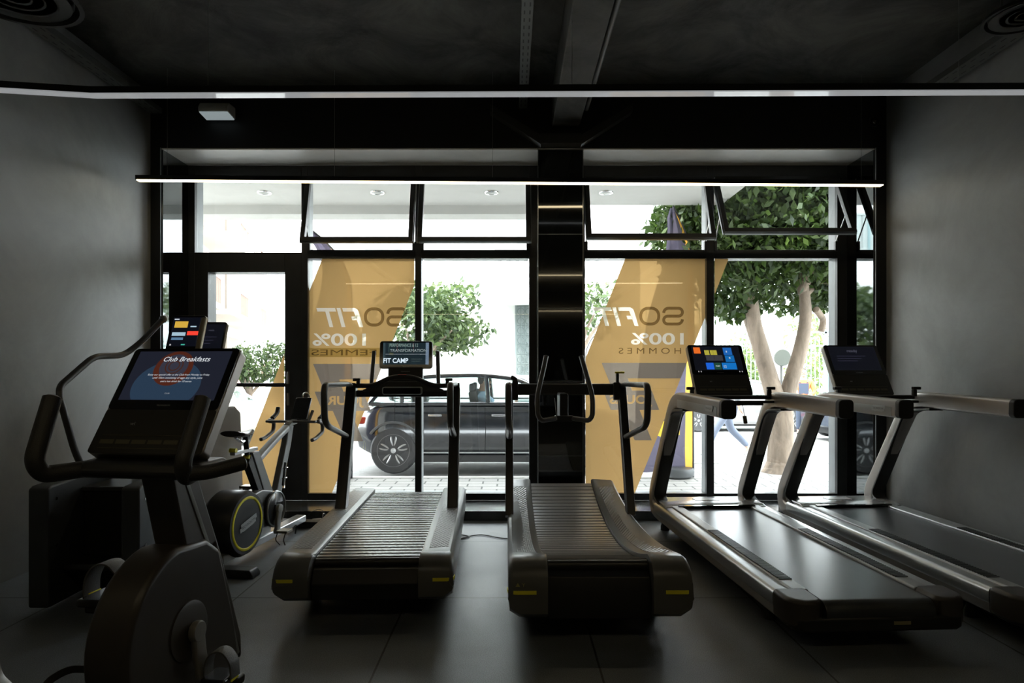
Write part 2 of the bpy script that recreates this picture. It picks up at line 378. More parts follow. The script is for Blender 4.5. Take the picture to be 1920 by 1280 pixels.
def cable_tray(x0, y0, x1, y1, z, wd, label, vert=False):
    root = empty('cable_tray', (0,0,0), 0, label, 'cable tray', 'perforated cable trays under the ceiling')
    d = Vector((x1-x0, y1-y0, 0)); Ln = d.length; d.normalize(); n = Vector((d.y, -d.x, 0)); tm = tray_mat(x0, wd)
    A = Matrix(((d.x, n.x, 0, x0), (d.y, n.y, 0, y0), (0, 0, 1, z), (0,0,0,1)))
    b = nb(); box(b, (Ln/2, 0, 0), (Ln, wd, .003), A)
    for s in (-1, 1): box(b, (Ln/2, s*wd/2, .02), (Ln, .003, .042), A)
    mk('tray', b, tm, root, smooth=False)
    t = .6
    while t < Ln: mk('hanger_rod', box(nb(), (t, 0, (CE-z)/2+.02), (.02, .006, CE-z-.03), A), tm, root, smooth=False); t += 2.4
    return root
cable_tray(.094, YB+.5, .094, W-.05, 3.50, .068, 'narrow perforated cable tray just left of the concrete ceiling beam')
cable_tray(XL+.10, YB+.5, XL+.10, W-.1, 3.44, .10, 'perforated cable tray along top of the left wall')
cable_tray(XR-.13, YB+.5, XR-.13, W-.7, 3.33, .12, 'perforated cable tray along top of the right wall')

# ------------------------------------------------------------------ windows
def gx(px, Y=6.07): return (px-960)/F*Y
def gz(py, Y=6.07): return CAMZ+(HOR-py)/F*Y
Z_HEAD, Z_TR0, Z_TR1, Z_SILL = gz(333), gz(484), gz(468), gz(925)
SGZ = .083
YF0, YF1, YF2 = 6.07, 6.12, 6.25
def member(bb, bg_, x0, x1, z0, z1):
    bx(bb, x0, x1, YF0, YF1, z0, z1); bx(bg_, x0+.004, x1-.004, YF1, YF2, z0+.004, z1-.004)
def window(n, xl, xr, pl, pr, door=False, sash_ang=0, z0=None):
    """xl,xr: clear opening; pl/pr: post widths belonging to this window (left,right)"""
    r = empty('window_%d' % n, (0,0,0), 0, kind='structure'); bb, bgm = nb(), nb()
    if pl: member(bb, bgm, xl-pl, xl, z0 or SGZ, OT-.014)
    if pr: member(bb, bgm, xr, xr+pr, z0 or SGZ, OT-.014)
    member(bb, bgm, xl, xr, Z_HEAD+.0, OT-.014)
    if z0 is None:
        member(bb, bgm, xl, xr, Z_TR0, Z_TR1); member(bb, bgm, xl, xr, SGZ, Z_SILL)
    mk('frame', bb, FRAMEB, r, bevel=.003); mk('outer_frame', bgm, FRAMEG, r, bevel=.003)
    if z0 is None: mk('pane', bx(nb(), xl, xr, G-.003, G+.003, Z_SILL, Z_TR0), GLASS, r, smooth=False)
    if sash_ang:
        h = Z_HEAD-Z_TR1-.01; wd = xr-xl
        M = Matrix.Translation(((xl+xr)/2, YF0+.0, Z_HEAD-.005)) @ Euler((-R(sash_ang), 0, 0)).to_matrix().to_4x4()
        t = .042; s = nb()
        box(s, (0, 0, -t/2), (wd, .05, t), M); box(s, (0, 0, -h+t/2), (wd+.02, .05, t), M)
        for q in (-1, 1): box(s, (q*(wd/2-t/2+.01), 0, -h/2), (t, .05, h-2*t), M)
        so = mk('sash', s, FRAMEB, r, bevel=.004)
        mk('pane', box(nb(), (0, 0, -h/2), (wd-2*t, .006, h-2*t), M), GLASS, so, smooth=False)
        s = nb()
        for q in (-1, 1): box(s, (q*(wd/2+.012), .012, -h/2), (.012, .02, h), M)
        box(s, (0, .012, -h+.004), (wd, .02, .012), M); mk('edge_strip', s, mat('steel_edge', (.4,.42,.42), .35, metal=.7), so, smooth=False)
        for q in (-1, 1):
            a = M @ Vector((q*(wd/2-.005), 0, -h*.60)); c = Vector(((xl+xr)/2+q*(wd/2-.012), YF0+.02, Z_HEAD-h*.93))
            mk('stay', tube(nb(), [a, c], .006, 8), mat('stay_steel', (.5,.5,.48), .35, metal=.8), r)
            mk('bracket', bx(nb(), c.x-.012, c.x+.012, YF0-.015, YF0+.02, c.z-.07, c.z+.02), FRAMEB, r, bevel=.003)
    else: mk('pane', bx(nb(), xl, xr, G-.003, G+.003, Z_TR1 if z0 is None else z0, Z_HEAD), GLASS, r, smooth=False)
    return r
X = {k: gx(v) for k, v in dict(j0=343, j1=365, d1=565, a0=577, a1=778, b0=790, b1=992, c0=1097, c1=1325, d0=1339, dd1=1570).items()}
window(2, X['a0'], X['a1'], X['a0']-X['d1'], 0, sash_ang=17)
window(3, X['b0'], X['b1'], X['b0']-X['a1'], CX0-X['b1']+.05, sash_ang=17)
window(4, X['c0'], X['c1'], X['c0']-CX1+.05, 0, sash_ang=22)
window(5, X['d0'], X['dd1'], X['d0']-X['c1'], OR-.012-X['dd1'], sash_ang=29)
Z_DH = gz(473)
window(1, X['j1'], X['d1'], X['j1']-OL-.012, 0, z0=Z_DH)
# the glazed entrance door
dr = empty('door_1', (0,0,0), 0, kind='structure')
xl, xr = X['j1'], X['d1']; gl0, gl1 = gx(390), gx(534); zt, zb = gz(510), gz(915)
b, b2 = nb(), nb(); member(b, b2, OL+.012, xl, SGZ, Z_DH)
member(b, b2, xl, gl0, SGZ, Z_DH); member(b, b2, gl1, xr, SGZ, Z_DH); member(b, b2, gl0, gl1, zt, Z_DH); member(b, b2, gl0, gl1, SGZ, zb)
mk('frame', b, FRAMEB, dr, bevel=.004); mk('outer_frame', b2, FRAMEB, dr, bevel=.003)
mk('pane', bx(nb(), gl0, gl1, G-.003, G+.003, zb, zt), GLASS, dr, smooth=False)
mk('rail', bx(nb(), gl0, gl1, YF0+.01, YF1, gz(725), gz(718)), FRAMEB, dr, bevel=.003)
for zz in (705, 745): mk('hinge', tube(nb(), [(gx(541), YF0-.012, gz(zz+14)), (gx(541), YF0-.012, gz(zz-8))], .012, 10), mat('hinge_steel', (.35,.35,.34), .4, metal=.8), dr)
mk('door_handle', tube(nb(), [(gx(402), YF0, gz(640)), (gx(402), YF0-.06, gz(640)), (gx(402), YF0-.06, gz(770)), (gx(402), YF0, gz(770))], .013, 10, fr=.03), CHROME, dr)

# ------------------------------------------------------------------ window films with mirrored lettering
YS = 6.134
def sx(px): return (px-960)/F*YS
def sz(py): return CAMZ+(HOR-py)/F*YS
ORG = film('orange_film', (1.0,.62,.25), .235, .25, .03)
BRN = film('brown_film', (.48,.42,.32), .05, .1, .85)
GRY = film('grey_film', (.44,.36,.29), .20, .25, .10)
WHT = film('white_film', (1.0,.90,.76), .33, .5, .14)
def flat(name, polys, m, parent, y, cut=None):
    """thin film of closed outlines (pixels measured on the pane), facing both ways; cut: list of bmesh makers to subtract"""
    bm = nb()
    for pl in polys: prism(bm, [(sx(u), sz(v)) for u, v in pl], 'y', y, y+.001)
    o = mk(name, bm, m, parent, smooth=False)
    for c in (cut or []): boolean(o, c)
    b2 = nb(); b2.from_mesh(o.data)
    bmesh.ops.delete(b2, geom=[f for f in b2.faces if abs(f.normal.y) < .5 or f.calc_center_median().y > y+.0005], context='FACES')
    b2.to_mesh(o.data); b2.free(); return o
def mirrored(s, x0, x1, y0, y1, y, thick=0, **kw):
    bm = text_bm(s, extrude=thick, **kw); xs = [v.co.x for v in bm.verts]; ys = [v.co.y for v in bm.verts]
    a, c, d, e = min(xs), max(xs), min(ys), max(ys); X0, X1, Z0, Z1 = sx(x0), sx(x1), sz(y1), sz(y0)
    for v in bm.verts: v.co = Vector((X1-(v.co.x-a)/(c-a)*(X1-X0), y+v.co.z, Z0+(v.co.y-d)/(e-d)*(Z1-Z0)))
    return bm
def letter_so(x0, x1, y0, y1):
    """wide rounded S and O, mirrored; as tubes flattened to film strips"""
    out = []; h = (y1-y0); wS = (x1-x0)*.46; t = h*.155
    def stripe(pts, closed=False):
        bm = nb(); n = len(pts); L_, R_ = [], []
        for i in range(n):
            a = Vector(pts[(i-1) % n] if closed else pts[max(i-1,0)]); c = Vector(pts[(i+1) % n] if closed else pts[min(i+1,n-1)]); T = (c-a).normalized(); q = Vector((-T.y, T.x))*t/2
            p = Vector(pts[i]); L_.append(p+q); R_.append(p-q)
        return L_, R_, closed
    # O: rounded rectangle centre line
    cx = x0+wS/2+t/2*0; o = rrect(wS-t, h-t, (h-t)*.46, 8, x0+wS*.54, (y0+y1)/2); out.append(stripe(o, True))
    # S mirrored
    rx0, rx1 = x0+wS*1.14+t/2, x1-t/2; ym = (y0+y1)/2; r = (h-t)/4; T, B = y0+t/2, y1-t/2; pts = []
    # upper right end going left over top in the mirrored letter: ordinary S: starts top right; mirrored: starts top left
    pts.append((rx0, T+r*1.2))
    for k in range(7): a = R(180+90*k/6); pts.append((rx0+r*1.2+r*1.2*math.cos(a), T+r*1.2+r*1.2*math.sin(a)))
    for k in range(13): a = R(-90+180*k/12); pts.append((rx1-r+r*math.cos(a), T+r+r*math.sin(a)))
    for k in range(13): a = R(-90-180*k/12); pts.append((rx0+r+r*math.cos(a), B-r+r*math.sin(a)))
    for k in range(7): a = R(90-90*k/6); pts.append((rx1-r*1.2+r*1.2*math.cos(a), B-r*1.2+r*1.2*math.sin(a)))
    out.append(stripe(pts)); return out
def so_bm(x0, x1, y0, y1, y):
    bm = nb()
    for L_, R_, cl in letter_so(x0, x1, y0, y1):
        n = len(L_); vl = [bm.verts.new((sx(p.x), y, sz(p.y))) for p in L_]; vr = [bm.verts.new((sx(p.x), y, sz(p.y))) for p in R_]
        for i in range(n if cl else n-1): j = (i+1) % n; bm.faces.new((vl[i], vl[j], vr[j], vr[i]))
    return bm
def fit_polys(x0, x1, y0, y1):
    """mirrored slanted FIT; reading right to left F I T"""
    h = y1-y0; w_ = x1-x0; t = h*.19; s = h*.27      # slant: bottoms further right
    def P_(u, v): return (x0+u*w_+(v)*s*0, y0+v*h)
    def par(u, wd): return [(x0+u*w_, y0), (x0+u*w_+wd, y0), (x0+u*w_+wd+s, y1), (x0+u*w_+s, y1)]
    T1 = [(x0, y0), (x0+w_*.40, y0), (x0+w_*.40+t*.3, y0+t), (x0+t*.3, y0+t)]
    T2 = [(x0+w_*.17+t*s/h, y0+t), (x0+w_*.17+t*1.05+t*s/h, y0+t), (x0+w_*.17+t*1.05+s, y1), (x0+w_*.17+s, y1)]
    I = par(.43, t*1.05)
    F1 = [(x0+w_*.55, y0), (x0+w_*.82, y0), (x0+w_*.88, y0+t*.5), (x0+w_*.90, y0+t), (x0+w_*.55+t*.3, y0+t)]
    F2 = [(x0+w_*.80, y0+t), (x0+w_*.90, y0+t), (x0+w_, y1), (x0+w_-t*1.05, y1)]
    F3 = [(x0+w_*.74, y0+h*.45), (x0+w_*.86, y0+h*.45), (x0+w_*.88, y0+h*.45+t), (x0+w_*.74+t*.3, y0+h*.45+t)]
    return [T1, T2, I, F1, F2, F3]
def solid(polys):
    bm = nb()
    for pl in polys: prism(bm, [(sx(u), sz(v)) for u, v in pl], 'y', YS-.02, YS+.02)
    return bm
def film_group(label, outline, mull, so, fit, pct, dx, dy, word, wbox, seven, band=None, extra=None):
    r = empty('window_film', (0,0,0), 0, label, 'window sticker', 'orange stickers on the shopfront glass')
    cuts = [solid([p]) for p in fit_polys(*fit)] + [mirrored('100%', *pct, YS, thick=.02, bold=.02)]
    cuts += [solid([pl]) for pl in seven]
    if band: cuts.append(solid([band]))
    o = flat('film', outline, ORG, r, YS, cuts)
    flat('lettering', fit_polys(*fit), WHT, r, YS+.002)
    mk('lettering', mirrored('100%', *pct, YS+.002, bold=.02), WHT, r, smooth=False)
    mk('lettering', so_bm(*so, YS-.004), BRN, r, smooth=False)
    mk('lettering', mirrored(word, *wbox, YS-.003), BRN, r, smooth=False)
    if band: flat('stripe', [band], film('umber_film', (.46,.27,.07), .34, .3, .03), r, YS+.002)
    return r
SEV = lambda x, y: [[(x, y), (x+190, y), (x+201, y+28), (x+49, y+28), (x+93, y+145), (x+62, y+145)]]
def seven(x, y, xr, clipr):
    top = [(x, y), (xr, y), (xr-(29*.4 if clipr else 0), y+29), (x+12, y+29)]
    stem1 = [(x+12, y+29), (x+49, y+29), (x+57, y+52), (x+21, y+52)]
    stem2 = [(x+37, y+88), (x+71, y+88), (x+94, y+145), (x+62, y+145)]
    boxp = [(x+3, y+52), (x+94, y+52), (x+108, y+88), (x+17, y+88)]
    return [top, stem1, stem2, boxp]
def jours(x, y, r, org=True):
    polys = seven(x, y, *r)
    o = flat('numeral', polys, GRY, fr_, YS+.002, [mirrored('JOURS', x+15, x+95, y+60, y+82, YS, thick=.02, bold=.03)])
    mk('lettering', mirrored('JOURS', x+15, x+95, y+60, y+82, YS+.003, bold=.03), ORG, fr_, smooth=False)
A_LEFT = lambda y: 604-(y-485)*.4
A_out = [[(604,485), (777,485), (777,534), (622,925), (578,925), (578,551)]]
fr_ = film_group('orange parallelogram sticker with a mirrored numeral seven, left of the black car', A_out, None, (681,764,576,612), (593,681,577,613), (586,686,625,648), 0, 0,
    'FEMMES', (584,706,655,666), seven(587,682,718,True), band=[(578,652), (731,652), (724,669), (578,669)])
jours(587, 682, (718, True))
C_out = [[(1172,485), (1324,485), (1324,590), (1190,925), (1098,925), (1098,671)]]
fr_ = film_group('orange parallelogram sticker with complete mirrored lettering, right of the black column', C_out, None, (1197,1282,575,610), (1111,1197,576,611), (1183,1282,624,646), 0, 0,
    'H O M M E S', (1160,1277,652,663), seven(1128,680,1288,True))
jours(1128, 680, (1288, True))
r = empty('window_film', (0,0,0), 0, 'small orange sliver of sticker at top of the far right pane', 'window sticker')
flat('film', [[(1340,485), (1366,485), (1340,552)]], ORG, r, YS)
r = empty('window_film', (0,0,0), 0, 'plain orange sticker across the lower entrance door glass', 'window sticker')
flat('film', [[(533,663), (533,914), (436,914)]], ORG, r, YS)

# ------------------------------------------------------------------ lamps
def wire(bm, x, y, z0, z1, r=.0012): tube(bm, [(x, y, z0), (x, y, z1)], r, 6); return bm
def led_bar(p0, p1, wd, hh, lit, label, wires, es=4.0):
    r = empty('linear_pendant', (0,0,0), 0, label, 'pendant light', 'long straight pendant lamps')
    d = (Vector(p1)-Vector(p0)); Ln = d.length; d.normalize(); n = Vector((-d.y, d.x, 0))
    A = Matrix(((d.x, n.x, 0, p0[0]), (d.y, n.y, 0, p0[1]), (0, 0, 1, p0[2]), (0,0,0,1)))
    mk('housing', box(nb(), (Ln/2, 0, hh/2), (Ln, wd, hh), A), BLACKM, r, bevel=.002)
    dm = emis('led_diffuser_lit', (1,.82,.50), es)
    mk('diffuser', box(nb(), (Ln/2, 0, -.003), (Ln-.02, wd*.9, .008), A), dm, r, smooth=False)
    for t in wires:
        q = A @ Vector((t*Ln, 0, hh)); mk('wire', wire(nb(), q.x, q.y, q.z, CE), mat('suspension_wire', (.4,.4,.38), .4, metal=.7), r)
    return r
led_bar((-2.94, 5.16, 2.772), (2.985, 5.30, 2.772), .05, .035, True, 'lit warm linear pendant hanging in front of the windows', (.04,.26,.47,.97))
led_bar((-2.9, .76, 2.772), (2.95, .86, 2.772), .05, .035, True, 'lit linear pendant hanging above the viewer', (.04,.3,.7,.97))
led_bar((-2.9, -5.7, 2.772), (2.95, -5.7, 2.772), .05, .035, True, 'lit linear pendant hanging far behind the viewer', (.04,.3,.7,.97))
# the dim kinked bar, a slight glow added to its diffuser
r = empty('linear_pendant', (0,0,0), 0, 'dim white pendant bar with a bend near left wall', 'pendant light', 'long straight pendant lamps')
hp = 1.62; K = P(176, 178.5, hp*F/(690-178.5)); A0 = P(-150, 166, hp*F/(690-166)); B0 = P(2010, 172, hp*F/(690-172))
A0.x = max(A0.x, XL+.01); B0.x = min(B0.x, XR-.01)
for nm, m_, z0, z1, wd in (('housing', BLACKM, .0, .038, .075), ('diffuser', mat('led_diffuser_dim', (.80,.81,.83), .04, spec=.7, emit=(.93,.96,1), es=.11), -.006, .001, .07)):
    bm = nb(); pts = [A0, K, B0]; rings = []
    for i, p in enumerate(pts):
        d0 = (pts[1]-pts[0]).normalized() if i < 1 else (pts[2]-pts[1]).normalized() if i > 1 else (pts[2]-pts[0]).normalized(); n = Vector((-d0.y, d0.x, 0))
        rings.append([p+n*wd/2+Vector((0,0,z0)), p-n*wd/2+Vector((0,0,z0)), p-n*wd/2+Vector((0,0,z1)), p+n*wd/2+Vector((0,0,z1))])
    loft(bm, rings); mk(nm, bm, m_, r, smooth=False)
for t in (.12, .5, .9):
    q = K.lerp(B0, t); mk('wire', wire(nb(), q.x, q.y, q.z+.03, CE), mat('suspension_wire', (.4,.4,.38), .4, metal=.7), r)
# emergency light on the header
r = empty('emergency_light', P(415, 214, W-.02), 0, 'small white emergency light on black wall above the left windows', 'emergency light')
b = nb(); prism(b, [(-.005, -.05), (-.16, -.035), (-.16, .0), (-.13, .045), (-.005, .05)], 'x', -.125, .125); mk('housing', b, mat('gloss_white_plastic', (.80,.82,.82), .12, spec=.8), r, bevel=.008)
b = nb(); box(b, (0, -.083, -.046), (.235, .135, .010), rot=(R(-6),0,0)); mk('lens', b, mat('frosted_lens', (.85,.88,.9), .2, emit=(.80,.95,1), es=.12), r, bevel=.002)
# dome camera
r = empty('dome_camera', P(1642, 226, W-.03), 0, 'small black dome camera high on wall above the right windows', 'camera')
mk('base', lathe(nb(), [(.0,.03),(.045,.03),(.045,.012),(.0,.012)], (0,0,0), 'y', 20), BLACKP, r); b = nb(); sphere(b, (0,.012,0), .035); mk('dome', b, BLACKG, r)
# round ceiling diffusers
def ring_vent(c, rad, label):
    r = empty('round_vent', c, 0, label, 'air vent', 'round air vents below the ceiling')
    vm = mat('vent_metal', (.05,.05,.052), .3, metal=.4)
    mk('collar', lathe(nb(), [(rad*.55, CE-c[2]), (rad*.6, .06), (rad*1.02, .02), (rad*1.05, 0), (rad*.97, 0), (rad*.9, .03), (rad*.5, .05), (rad*.5, CE-c[2])], (0,0,0), 'z', 40), vm, r)
    for k in range(4):
        q = rad*(.82-.2*k); mk('cone', lathe(nb(), [(q, .004), (q+.012, 0), (q-.05, .045), (q-.06, .045)], (0,0,.004), 'z', 36), mat('vent_metal_ring', (.16,.16,.16), .3, metal=.5), r)
ring_vent((-2.58, 3.42, 3.22), .29, 'large round vent of concentric rings high in the left ceiling corner')
ring_vent((2.86, 3.66, 3.25), .20, 'smaller round vent of concentric rings high in the right ceiling corner')

# ================================================================== OUTSIDE
def gh(x, y):   # ground height of the street outside
    return -.28 - .02*max(0, y-9.85) - .03*max(0, -4-x)*(1 if y > 9.6 else 0)
def grid(name, xs, ys, f, m, **kw):
    bm = nb(); V = [[bm.verts.new((x, y, f(x, y))) for x in xs] for y in ys]
    for i in range(len(ys)-1):
        for j in range(len(xs)-1): bm.faces.new((V[i][j], V[i][j+1], V[i+1][j+1], V[i+1][j]))
    return struct(name, bm, m, **kw)
PAV = paver_mat()
ASPH = plaster('asphalt', (.26,.26,.255), .12, 8, .85, .2)
grid('road', [-45+3*i for i in range(31)], [9.4, 9.9]+[11+2*i for i in range(24)], lambda x, y: gh(x, y)-.03, ASPH)
b = nb(); bx(b, -14, 1.9, G+.2, 9.45, -.6, -.28); bx(b, 1.9, 14, G+.2, 10.9, -.6, -.279); struct('pavement', b, PAV)
b = nb(); bx(b, -14, 1.9, 9.45, 9.58, -.6, -.268); bx(b, 1.9, 14, 10.9, 11.05, -.6, -.268); bx(b, 1.86, 2.0, 9.45, 11.05, -.6, -.267); struct('kerb', b, mat('kerb_stone', (.5,.49,.46), .8, noise=.1))
# canopy over the pavement
CAN = plaster('white_soffit', (.52,.515,.49), .04, 2, .8, .03)
b = nb(); bx(b, -8, 2.95, G+.1, 9.3, 3.6, 3.85); struct('canopy', b, CAN)
b = nb(); bx(b, -8, .75, 9.3, 9.66, 3.475, 3.85); struct('canopy_beam', b, CAN)
for i, x in enumerate((-4.74, -3.24, -1.76, -.27, 1.23)):
    r = empty('recessed_light', (x, 8.62, 3.6), 0, ['recessed spotlight in the white canopy soffit, mostly hidden beyond the left jamb','recessed spotlight in canopy soffit above the entrance door','recessed spotlight in canopy soffit above the left orange sticker','recessed spotlight in canopy soffit just left of the black column','recessed spotlight in canopy soffit right of the black column'][i], 'recessed light', 'recessed spotlights in the canopy')
    mk('rim', torus(nb(), (0,0,-.004), .085, .012, 'z', 28, 8), CHROME, r)
    mk('lamp', lathe(nb(), [(.08, -.001), (.08, -.006), (.045, -.018), (0, -.02)], (0,0,0), 'z', 24), mat('lamp_reflector', (.25,.25,.24), .3, metal=.5), r)

# opposite building with balcony
PLAS = plaster('white_render', (.84,.84,.82), .03, 1, .85, .05)
r = empty('white_house', (0,0,0), 0, 'two-storey white rendered house across the street with balustraded balcony', 'building')
Y1 = 18.0
def wx(px, Y): return (px-960)/F*Y
def wz(py, Y): return CAMZ+(HOR-py)/F*Y
wl = mk('wall', bx(nb(), wx(548, Y1), wx(1200, Y1), Y1, Y1+6, -.9, 7.2), PLAS, r, smooth=False)
TEAL = mat('teal_shutter', (.22,.38,.40), .6); GRILL = mat('grey_green_iron', (.13,.16,.155), .6)
def shutter(px0, px1, py0, py1, nm='shutter'):
    b = nb(); x0, x1, z0, z1 = wx(px0,Y1), wx(px1,Y1), wz(py1,Y1), wz(py0,Y1); n = 4
    for k in range(n): bx(b, x0+(x1-x0)*k/n, x0+(x1-x0)*(k+.82)/n, Y1-.05, Y1-.01, z0, z1)
    for z in (z0, z1-.06): bx(b, x0, x1, Y1-.06, Y1-.02, z, z+.06)
    s = mk(nm, b, mat('pale_shutter', (.42,.47,.45), .6), r, smooth=False)
    b = nb()
    for x in (x0, (x0+x1)/2, x1): bx(b, x-.025, x+.025, Y1-.07, Y1-.01, z0, z1)
    mk('louvre_frame', b, TEAL, s, smooth=False)
shutter(688, 745, 400, 470); shutter(972, 1040, 395, 470)
b = nb(); x0, x1, z0, z1 = wx(969,Y1), wx(1030,Y1), wz(700,Y1), wz(574,Y1); bx(b, x0-.05, x1+.05, Y1-.02, Y1+.02, z0-.05, z1+.05)
gw = mk('window', b, mat('grey_pane', (.30,.34,.34), .3), r, smooth=False); b = nb()
for k in range(9):
    x = x0+(x1-x0)*k/8; tube(b, [(x, Y1-.08, z0), (x, Y1-.08, z1)], .012, 6)
for k in range(8):
    z = z0+(z1-z0)*k/7; tube(b, [(x0, Y1-.08, z), (x1, Y1-.08, z)], .012, 6)
    for j in range(4): torus(b, (x0+(x1-x0)*(j+.5)/4, Y1-.08, z+.12), .09, .01, 'y', 14, 5)
mk('grille', b, GRILL, gw)
bal = nb(); bz0, bz1 = wz(545,Y1), wz(480,Y1); bx(bal, wx(932,Y1), wx(1090,Y1), Y1-.9, Y1, bz0-.28, bz0-.05); bx(bal, wx(938,Y1), wx(1090,Y1), Y1-.85, Y1, bz0-.4, bz0-.28)
mk('balcony', bal, PLAS, r, smooth=False)
b = nb()
for k in range(12): 
    x = wx(938,Y1)+k*.23; lathe(b, [(.07,0),(.07,.06),(.035,.1),(.07,.3),(.085,.45),(.04,.7),(.07,.85),(.07,.9)], (x, Y1-.8, bz0-.05), 'z', 10)
bx(b, wx(936,Y1)-.1, wx(1090,Y1), Y1-.9, Y1-.7, bz0+.85, bz0+.98); mk('balustrade', b, mat('grey_balusters', (.33,.34,.34), .7), r)
b = nb(); prism(b, [(Y1, bz0-.4), (Y1-.7, bz0-.4), (Y1-.7, bz0-.55), (Y1-.25, bz0-.8), (Y1-.2, bz0-1.25), (Y1, bz0-1.25)], 'x', wx(937,Y1), wx(937,Y1)+.2); mk('corbel', b, PLAS, r, smooth=False)

# apartment block at the left, receding
def apartment():
    r = empty('apartment_block', (-10.2, 22, 0), 0, 'pale apartment block with red-railed balconies, seen through the entrance door', 'building')
    ang = math.atan2(-14.7+10.2, 18)        # facade runs away from us
    d = Vector((math.sin(ang), math.cos(ang), 0)); n = Vector((d.y, -d.x, 0))
    A = Matrix(((d.x, n.x, 0, 0), (d.y, n.y, 0, 0), (0,0,1,0), (0,0,0,1)))
    CR = plaster('cream_render', (.60,.55,.49), .03, 1, .85, .05); PK = mat('pinkish_panel', (.55,.30,.24), .8); DK = mat('recess_shade_paint', (.22,.19,.165), .9)
    mk('wall', box(nb(), (6.25, -5.2, 8), (19.5, 8, 19), A), CR, r, smooth=False)
    for fl in range(6):
        z = .4+3.0*fl
        for k, t in enumerate((-3.3, 3.5, 10.3)):
            b = nb(); box(b, (t+2.4, -.55, z+.08), (5.0, 1.5, .2), A); o = mk('balcony', b, CR, r, smooth=False)
            b = nb(); box(b, (t+2.4, -1.15, z+1.35), (4.4, .1, 2.2), A); mk('window', b, DK, r, smooth=False)
            b = nb(); box(b, (t+1.2, .17, z+.6), (2.4, .05, .9), A); mk('parapet', b, PK if (k+fl) % 2 else CR, o, smooth=False)
            b = nb()
            for q in range(12): box(b, (t+2.6+q*.2, .17, z+.62), (.03, .03, .9), A)
            box(b, (t+3.7, .17, z+1.08), (2.4, .05, .05), A); mk('railing', b, mat('railing_brown', (.30,.2,.16), .6), o, smooth=False)
        b = nb(); box(b, (5.2, -.6, z+2.93), (22, 1.5, .1), A)
    b = nb(); box(b, (6.25, -5, 17.6), (20, 9.4, .3), A); mk('roof', b, CR, r, smooth=False)
apartment()
# rear low houses behind the left cars
r = empty('low_house', (-12.5, 41.5, -1.5), 0, 'low white house with dark windows behind the small left tree', 'building')
mk('wall', bx(nb(), -3.4, 6.2, 0, 5, -.5, 3.6), PLAS, r, smooth=False)
for x in (-3, -1.2, .6, 2.4, 4.2): mk('window', bx(nb(), x, x+.9, -.04, .02, .9, 2.4), mat('dull_blue_window', (.25,.29,.32), .4), r, smooth=False)

# garden fence, gate pillars, shrubs at the right
r = empty('garden_fence', (0, 21.5, -.6), 0, 'pale green iron railing fence in front of garden shrubs', 'fence')
FG = mat('green_iron', (.20,.33,.29), .6); b = nb()
x = 5.0
while x < 13.4:
    if not (8.5 < x < 9.3): tube(b, [(x, 0, .5), (x, 0, 2.9)], .018, 5)
    x += .14
for z in (.6, 2.6): bx(b, 5, 8.6, -.02, .02, z, z+.05); bx(b, 9.2, 13.4, -.02, .02, z, z+.05)
mk('railing', b, FG, r); mk('plinth', bx(nb(), 4.8, 14, -.15, .15, 0, .5), PLAS, r, smooth=False)
for x in (4.7, 8.55, 9.25, 13.4): mk('pillar', bx(nb(), x-.14, x+.22, -.2, .2, 0, 3.1), PLAS, r, smooth=False, bevel=.03)
r = empty('iron_gate', (9.9, 20.8, -.55), 0, 'tall grey-green iron gate with patterned centre panel, behind the worker', 'gate'); b = nb()
for x in (0, .6, 1.0): bx(b, x-.03, x+.03, -.03, .03, 0, 3.0)
bx(b, -.9, 1.0, -.03, .03, 2.95, 3.02)
for k in range(11): bx(b, .62, .98, -.01, .01, .2+k*.25, .26+k*.25)
mk('frame', b, mat('gate_iron', (.16,.19,.185), .6), r, smooth=False)
r = empty('garden_wall', (0, 30, -.9), 0, 'long white boundary wall far behind the garden shrubs', 'wall'); mk('wall', bx(nb(), 2, 34, 0, .4, 0, 4.2), PLAS, r, smooth=False)
b = nb(); [tube(b, [(3+k*.35, .2, 4.2), (3+k*.35, .2, 5.0)], .02, 5) for k in range(60)]; bx(b, 3, 24, .18, .22, 4.85, 4.9); mk('spikes', b, FG, r)

def leaf_mat(name, c, tr=.5):
    if name in _M: return _M[name]
    m = bpy.data.materials.new(name); m.use_nodes = True; nt = m.node_tree; L = nt.links; b = nt.nodes['Principled BSDF']; o = nt.nodes['Material Output']
    g = nd(nt, 'ShaderNodeNewGeometry'); ra = nd(nt, 'ShaderNodeValToRGB'); e = ra.color_ramp.elements
    e[0].color = (c[0]*.45, c[1]*.5, c[2]*.5, 1); e[1].color = (c[0]*1.5, c[1]*1.35, c[2]*.9, 1); L.new(g.outputs['Random Per Island'], ra.inputs[0])
    L.new(ra.outputs[0], b.inputs['Base Color']); b.inputs['Roughness'].default_value = .45
    t = nd(nt, 'ShaderNodeBsdfTranslucent'); s = nd(nt, 'ShaderNodeVectorMath', operation='SCALE'); s.inputs['Scale'].default_value = 1.0
    L.new(ra.outputs[0], s.inputs[0]); L.new(s.outputs[0], t.inputs[0]); mx = nd(nt, 'ShaderNodeMixShader'); mx.inputs[0].default_value = tr
    L.new(b.outputs[0], mx.inputs[1]); L.new(t.outputs[0], mx.inputs[2]); L.new(mx.outputs[0], o.inputs[0]); _M[name] = m; return m
